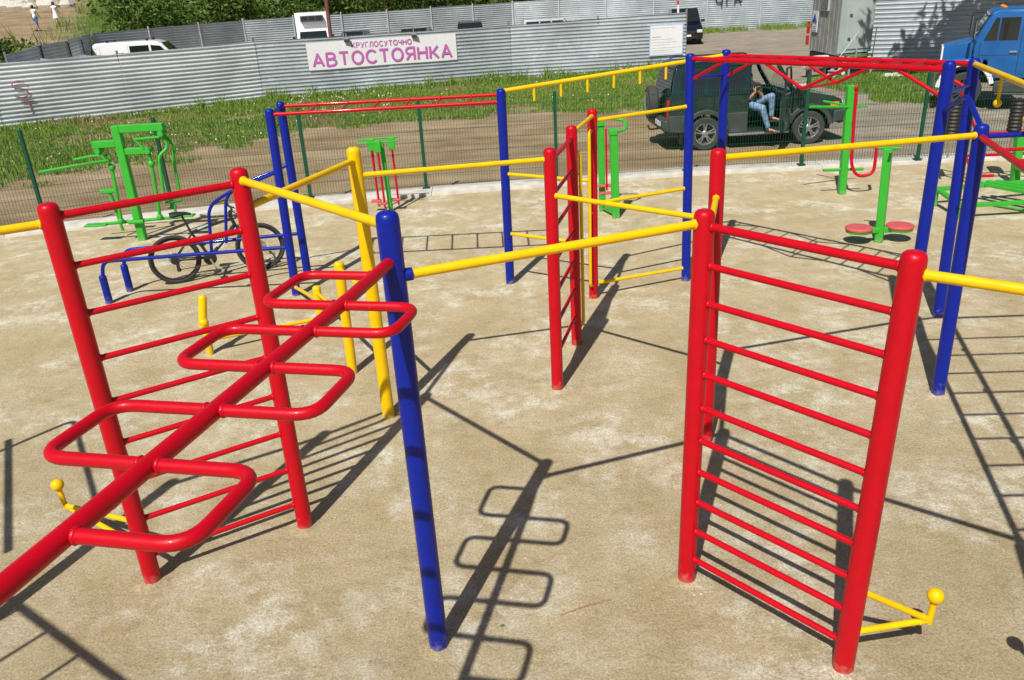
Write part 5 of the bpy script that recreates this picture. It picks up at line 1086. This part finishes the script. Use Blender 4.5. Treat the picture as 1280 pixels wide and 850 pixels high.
# yellow crane jib above the fence behind the lorry
CR = thing('crane_jib', 'yellow crane jib with red hook gear above the fence behind the blue lorry', 'crane', (20, 33.4, 0)); CY = plain('yellow_machine_paint', (.72, .52, .02), .5); CRD = plain('red_machine_paint', (.5, .06, .02), .5)
def jib(mb):
    for dy in (-.25, .25):
        mb.bar((17.0, 33.4+dy, 2.30), (24.5, 33.4+dy, 2.42), .12, .10); mb.bar((17.0, 33.4+dy, 2.85), (24.5, 33.4+dy, 2.95), .12, .10)
        for k in range(12): mb.bar((17.0+.62*k, 33.4+dy, 2.30 if k % 2 else 2.85), (17.62+.62*k, 33.4+dy, 2.85 if k % 2 else 2.31), .05, .05)
part('boom', CY, CR, jib); part('hook_block', CRD, CR, lambda mb: (mb.box((17.9,33.3,2.2),(1.5,.5,.24)), mb.box((18.9,33.2,2.12),(.5,.4,.2)), mb.box((17.2,33.3,2.25),(.4,.4,.3))), .03); part('mast', CY, CR, lambda mb: mb.box((24.6,33.4,1.3),(.5,.6,3.0)), .02)

# ------------------------------------------------------------------ people
def fuse(name, pieces, m, parent, vox=.014, it=3):
    """one continuous skin grown round tapered limbs: pieces = (points, radii)"""
    mb = MB()
    for pts, rs in pieces:
        pts = [V(p) for p in pts]
        if len(pts) == 1: mb.sphere(pts[0], rs[0], 14, rs[1] if len(rs) > 1 else (1,1,1)); continue
        mb.tube(pts, list(rs), 12)
        for p, r_ in zip(pts, rs): mb.sphere(p, r_*.99, 12)
    me = bpy.data.meshes.new(name); me.from_pydata(mb.v, [], mb.f); o = bpy.data.objects.new(name, me); COL.objects.link(o)
    bm = bmesh.new(); bm.from_mesh(me); bmesh.ops.recalc_face_normals(bm, faces=bm.faces); bm.to_mesh(me); bm.free()
    md = o.modifiers.new('r', 'REMESH'); md.mode = 'VOXEL'; md.voxel_size = vox; s_ = o.modifiers.new('s', 'SMOOTH'); s_.factor = .5; s_.iterations = it
    me2 = bpy.data.meshes.new_from_object(o.evaluated_get(bpy.context.evaluated_depsgraph_get())); bpy.data.objects.remove(o)
    off = V(W[parent.name]) if parent is not None else V((0,0,0))
    for v in me2.vertices: v.co -= off
    me2.materials.clear(); me2.materials.append(m); me2.shade_smooth(); me2.name = name
    return raw(name, me2, parent)
def hand(wrist, d, side, curl=.5, s=1.0):
    """palm, four unequal bent fingers and a thumb as tapered pieces"""
    d = V(d).normalized(); side = V(side); side = (side - d*side.dot(d)).normalized(); n = d.cross(side); w = V(wrist); out = [([w, w+d*.045*s, w+d*.085*s], (.026*s, .034*s, .030*s)), ([w+d*.07*s-side*.02*s, w+d*.07*s+side*.02*s], (.022*s, .022*s))]
    for k, ln in enumerate((.066, .078, .074, .058)):
        b = w+d*.085*s+side*(k-1.5)*.021*s; m1 = b+(d*math.cos(curl*.7)+n*math.sin(curl*.7))*ln*.5*s; e_ = m1+(d*math.cos(curl*1.8)+n*math.sin(curl*1.8))*ln*.5*s
        out.append(([b, m1, e_], (.0105*s, .0095*s, .008*s)))
    b = w+d*.03*s-side*.03*s; out.append(([b, b+(d*.6-side*.7+n*.3)*.036*s, b+(d*.95-side*.65+n*.5)*.06*s], (.014*s, .011*s, .009*s)))
    return out
MAN = thing('person', 'man in dark T-shirt, blue jeans and sandals sitting sideways in the open car door', 'person', (5.7, 18.5, OUT))
hd = V((5.62, 18.62, 1.36)); hipL, hipR = V((5.80, 18.62, .80)), V((5.60, 18.60, .80)); kA, aA = V((6.06, 18.27, .99)), V((6.09, 18.30, .55)); kB, aB = V((5.83, 18.14, .76)), V((5.97, 18.12, .33))
shL, shR = V((5.86, 18.66, 1.18)), V((5.49, 18.62, 1.17)); eR, wR = V((5.57, 18.40, .93)), V((5.70, 18.34, 1.08)); eL, wL = V((5.90, 18.44, .94)), V((5.78, 18.33, 1.10))
body = [([V((5.70,18.66,.80)), V((5.69,18.68,1.0)), V((5.675,18.66,1.17))], (.145, .135, .15)), ([V((5.675,18.65,1.2)), hd-V((0,0,.06))], (.06, .055)), ([hd], (.105, (.86, 1.0, 1.15))), ([hd+V((.02,-.105,-.01)), hd+V((.022,-.118,-.03))], (.016, .018)),
        ([hd+V((.0,-.06,-.085))], (.05,)), ([hd+V((.09,0,-.01))], (.022, (.5,1,1.4))), ([hd+V((-.09,0,-.01))], (.022, (.5,1,1.4))),
        ([shR, eR], (.055, .042)), ([eR, wR], (.042, .028)), ([shL, eL], (.055, .042)), ([eL, wL], (.042, .028)), ([shR, shL], (.07, .07)),
        ([hipR, kB], (.085, .06)), ([kB, aB], (.055, .036)), ([hipL, kA], (.085, .06)), ([kA, aA], (.055, .036)),
        ([aB+V((0,.02,-.03)), aB+V((.10,-.07,-.065)), aB+V((.16,-.11,-.075))], (.036, .034, .022)), ([aA+V((0,.02,-.03)), aA+V((.11,-.05,-.065)), aA+V((.17,-.08,-.075))], (.036, .034, .022))] + hand(wR, (.35,-.05,.9), (.9,0,-.3), .9) + hand(wL, (-.3,-.05,.9), (.9,0,.3), -.9)
pb = fuse('body', body, SKIN, MAN, .011, 2)
SHIRT = plain('dark_grey_tshirt', (.022, .024, .027), .85, var=.25, scale=9)
fuse('shirt', [([V((5.70,18.66,.78)), V((5.69,18.68,1.0)), V((5.675,18.66,1.16))], (.162, .15, .163)), ([shR, shL], (.082, .082)), ([shR, shR.lerp(eR, .55)], (.072, .064)), ([shL, shL.lerp(eL, .55)], (.072, .064))], SHIRT, MAN)
fuse('jeans', [([hipR+V((0,.04,0)), hipL+V((0,.04,0))], (.125, .125)), ([hipR, kB], (.10, .077)), ([kB, aB+V((-.005,0,.03))], (.074, .056)), ([hipL, kA], (.10, .077)), ([kA, aA+V((0,0,.03))], (.074, .056))], DENIM, MAN)
fuse('hair', [([hd+V((0,.012,.035))], (.108, (.9, 1.0, 1.05))), ([hd+V((0,.04,-.01))], (.095,))], HAIR, MAN, .012)
part('eyes', BLACKP, MAN, lambda mb: [mb.sphere(hd+V((s*.034,-.098,.012)), .011, 8) for s in (-1, 1)])
LEATHER = plain('brown_leather', (.06, .03, .02), .6)
for a_, d_ in ((aB, V((.16,-.10,0))), (aA, V((.17,-.07,0)))):
    part('sandal', LEATHER, MAN, lambda mb: (mb.bar(a_-d_*.35+V((0,0,-.105)), a_+d_*1.15+V((0,0,-.105)), .085, .022), mb.bar(a_+d_*.62+V((-.03,-.035,-.062)), a_+d_*.62+V((.03,.035,-.062)), .05, .025), mb.bar(a_+d_*.1+V((-.03,-.035,-.03)), a_+d_*.1+V((.03,.035,-.03)), .03, .03)), .006)
ph = MB(); ph.box(tuple(V((5.745, 18.30, 1.175))), (.075, .02, .13), Matrix.Rotation(.2, 3, 'X')); tag(obj('mobile_phone', ph, BLACKP, None, bevel=.006), 'small dark phone held up in the sitting man\'s hands', 'phone')
def walker(x, y_, face, label, top, bottom, skirt, stride=.28, shoes=BLACKP):
    z = terrain(x, y_); t = thing('person', label, 'person', (x, y_, z)); f = V((math.cos(face), math.sin(face), 0)); l = V((-f.y, f.x, 0)); g = lambda a, b, c: V((x, y_, z)) + f*a + l*b + V((0,0,c))
    fuse('body', [([g(0,0,.92), g(0,0,1.15), g(0,0,1.36)], (.13, .115, .135)), ([g(0,0,1.42), g(.02,0,1.52)], (.055, .05)), ([g(.03,0,1.62)], (.10, (.9, .9, 1.15))), ([g(0,.17,1.38), g(0,-.17,1.38)], (.06, .06)), ([g(.125,0,1.6)], (.018,)),
      ([g(0,.19,1.38), g(-.06,.23,1.12), g(.04,.24,.88), g(.06,.24,.78)], (.05, .04, .03, .034)), ([g(0,-.19,1.38), g(.06,-.23,1.12), g(.2,-.22,.95), g(.27,-.21,.9)], (.05, .04, .03, .034)),
      ([g(0,.09,.9), g(stride*.6,.09,.5), g(stride,.09,.08)], (.085, .058, .038)), ([g(0,-.09,.9), g(-stride*.3,-.09,.48), g(-stride,-.09,.12)], (.085, .058, .038))], SKIN, t, .022)
    fuse('top', [([g(0,0,.95), g(0,0,1.15), g(0,0,1.36)], (.15, .132, .15)), ([g(0,.18,1.38), g(0,-.18,1.38)], (.072, .072))], top, t, .022)
    if skirt: part('skirt', bottom, t, lambda mb: mb.lathe([(.14,1.0), (.19,.8), (.23,.62), (.22,.6)], 18, (x, y_, z)))
    else: fuse('shorts', [([g(0,.07,.94), g(0,-.07,.94)], (.135, .135)), ([g(0,.09,.88), g(stride*.55,.09,.52)], (.10, .08)), ([g(0,-.09,.88), g(-stride*.28,-.09,.52)], (.10, .08))], bottom, t, .022)
    fuse('hair', [([g(0,0,1.66)], (.108,)), ([g(-.04,0,1.6)], (.09,))], HAIR, t, .022)
    part('shoe', shoes, t, lambda mb: mb.box(tuple(g(stride+.05,.09,.04)), (.26,.1,.08), Matrix.Rotation(face,3,'Z')), .02, 2); part('shoe', shoes, t, lambda mb: mb.box(tuple(g(-stride+.03,-.09,.06)), (.26,.1,.08), Matrix.Rotation(face,3,'Z')), .02, 2)
WHITEC = plain('white_cotton', (.78, .78, .78), .8); BLUEC = plain('blue_cotton', (.05, .13, .32), .8); ORANGE = plain('orange_cotton', (.6, .17, .05), .8)
walker(-32.6, 62, R(75), 'walking person in white top and blue shorts on the sandy path', WHITEC, BLUEC, False)
walker(-32.6, 65, R(80), 'walking person in a short white dress on the sandy path', WHITEC, WHITEC, True)
walker(-8.6, 69.2, R(200), 'dark-haired person in orange, mostly hidden behind the far fence below the trees', ORANGE, BLUEC, False)
# heap of sheeted goods inside the car park at the dark fence
TARP = plain('grey_blue_tarpaulin', (.20, .25, .30), .6, var=.3, scale=3)
mb = MB(); rr = random.Random(5); nX, nY = 18, 10
for j in range(nY+1):
    for i in range(nX+1):
        u, v_ = i/nX, j/nY; e_ = min(1, 6*min(u, 1-u))*min(1, 4*min(v_, 1-v_)); mb.v.append((-19.0+u*4.2, 33.0+v_*2.0+u*1.5, OUT + e_*(2.0+.16*mnoise.noise((u*7, v_*4, 2)))))
for j in range(nY):
    for i in range(nX): k = j*(nX+1)+i; mb.f.append((k, k+1, k+nX+2, k+nX+1)); mb.m.append(0)
tag(obj('tarpaulin_heap', mb, TARP, None, ang=50), 'heap of goods under grey-blue tarpaulin behind the left end of the silver fence', 'heap')
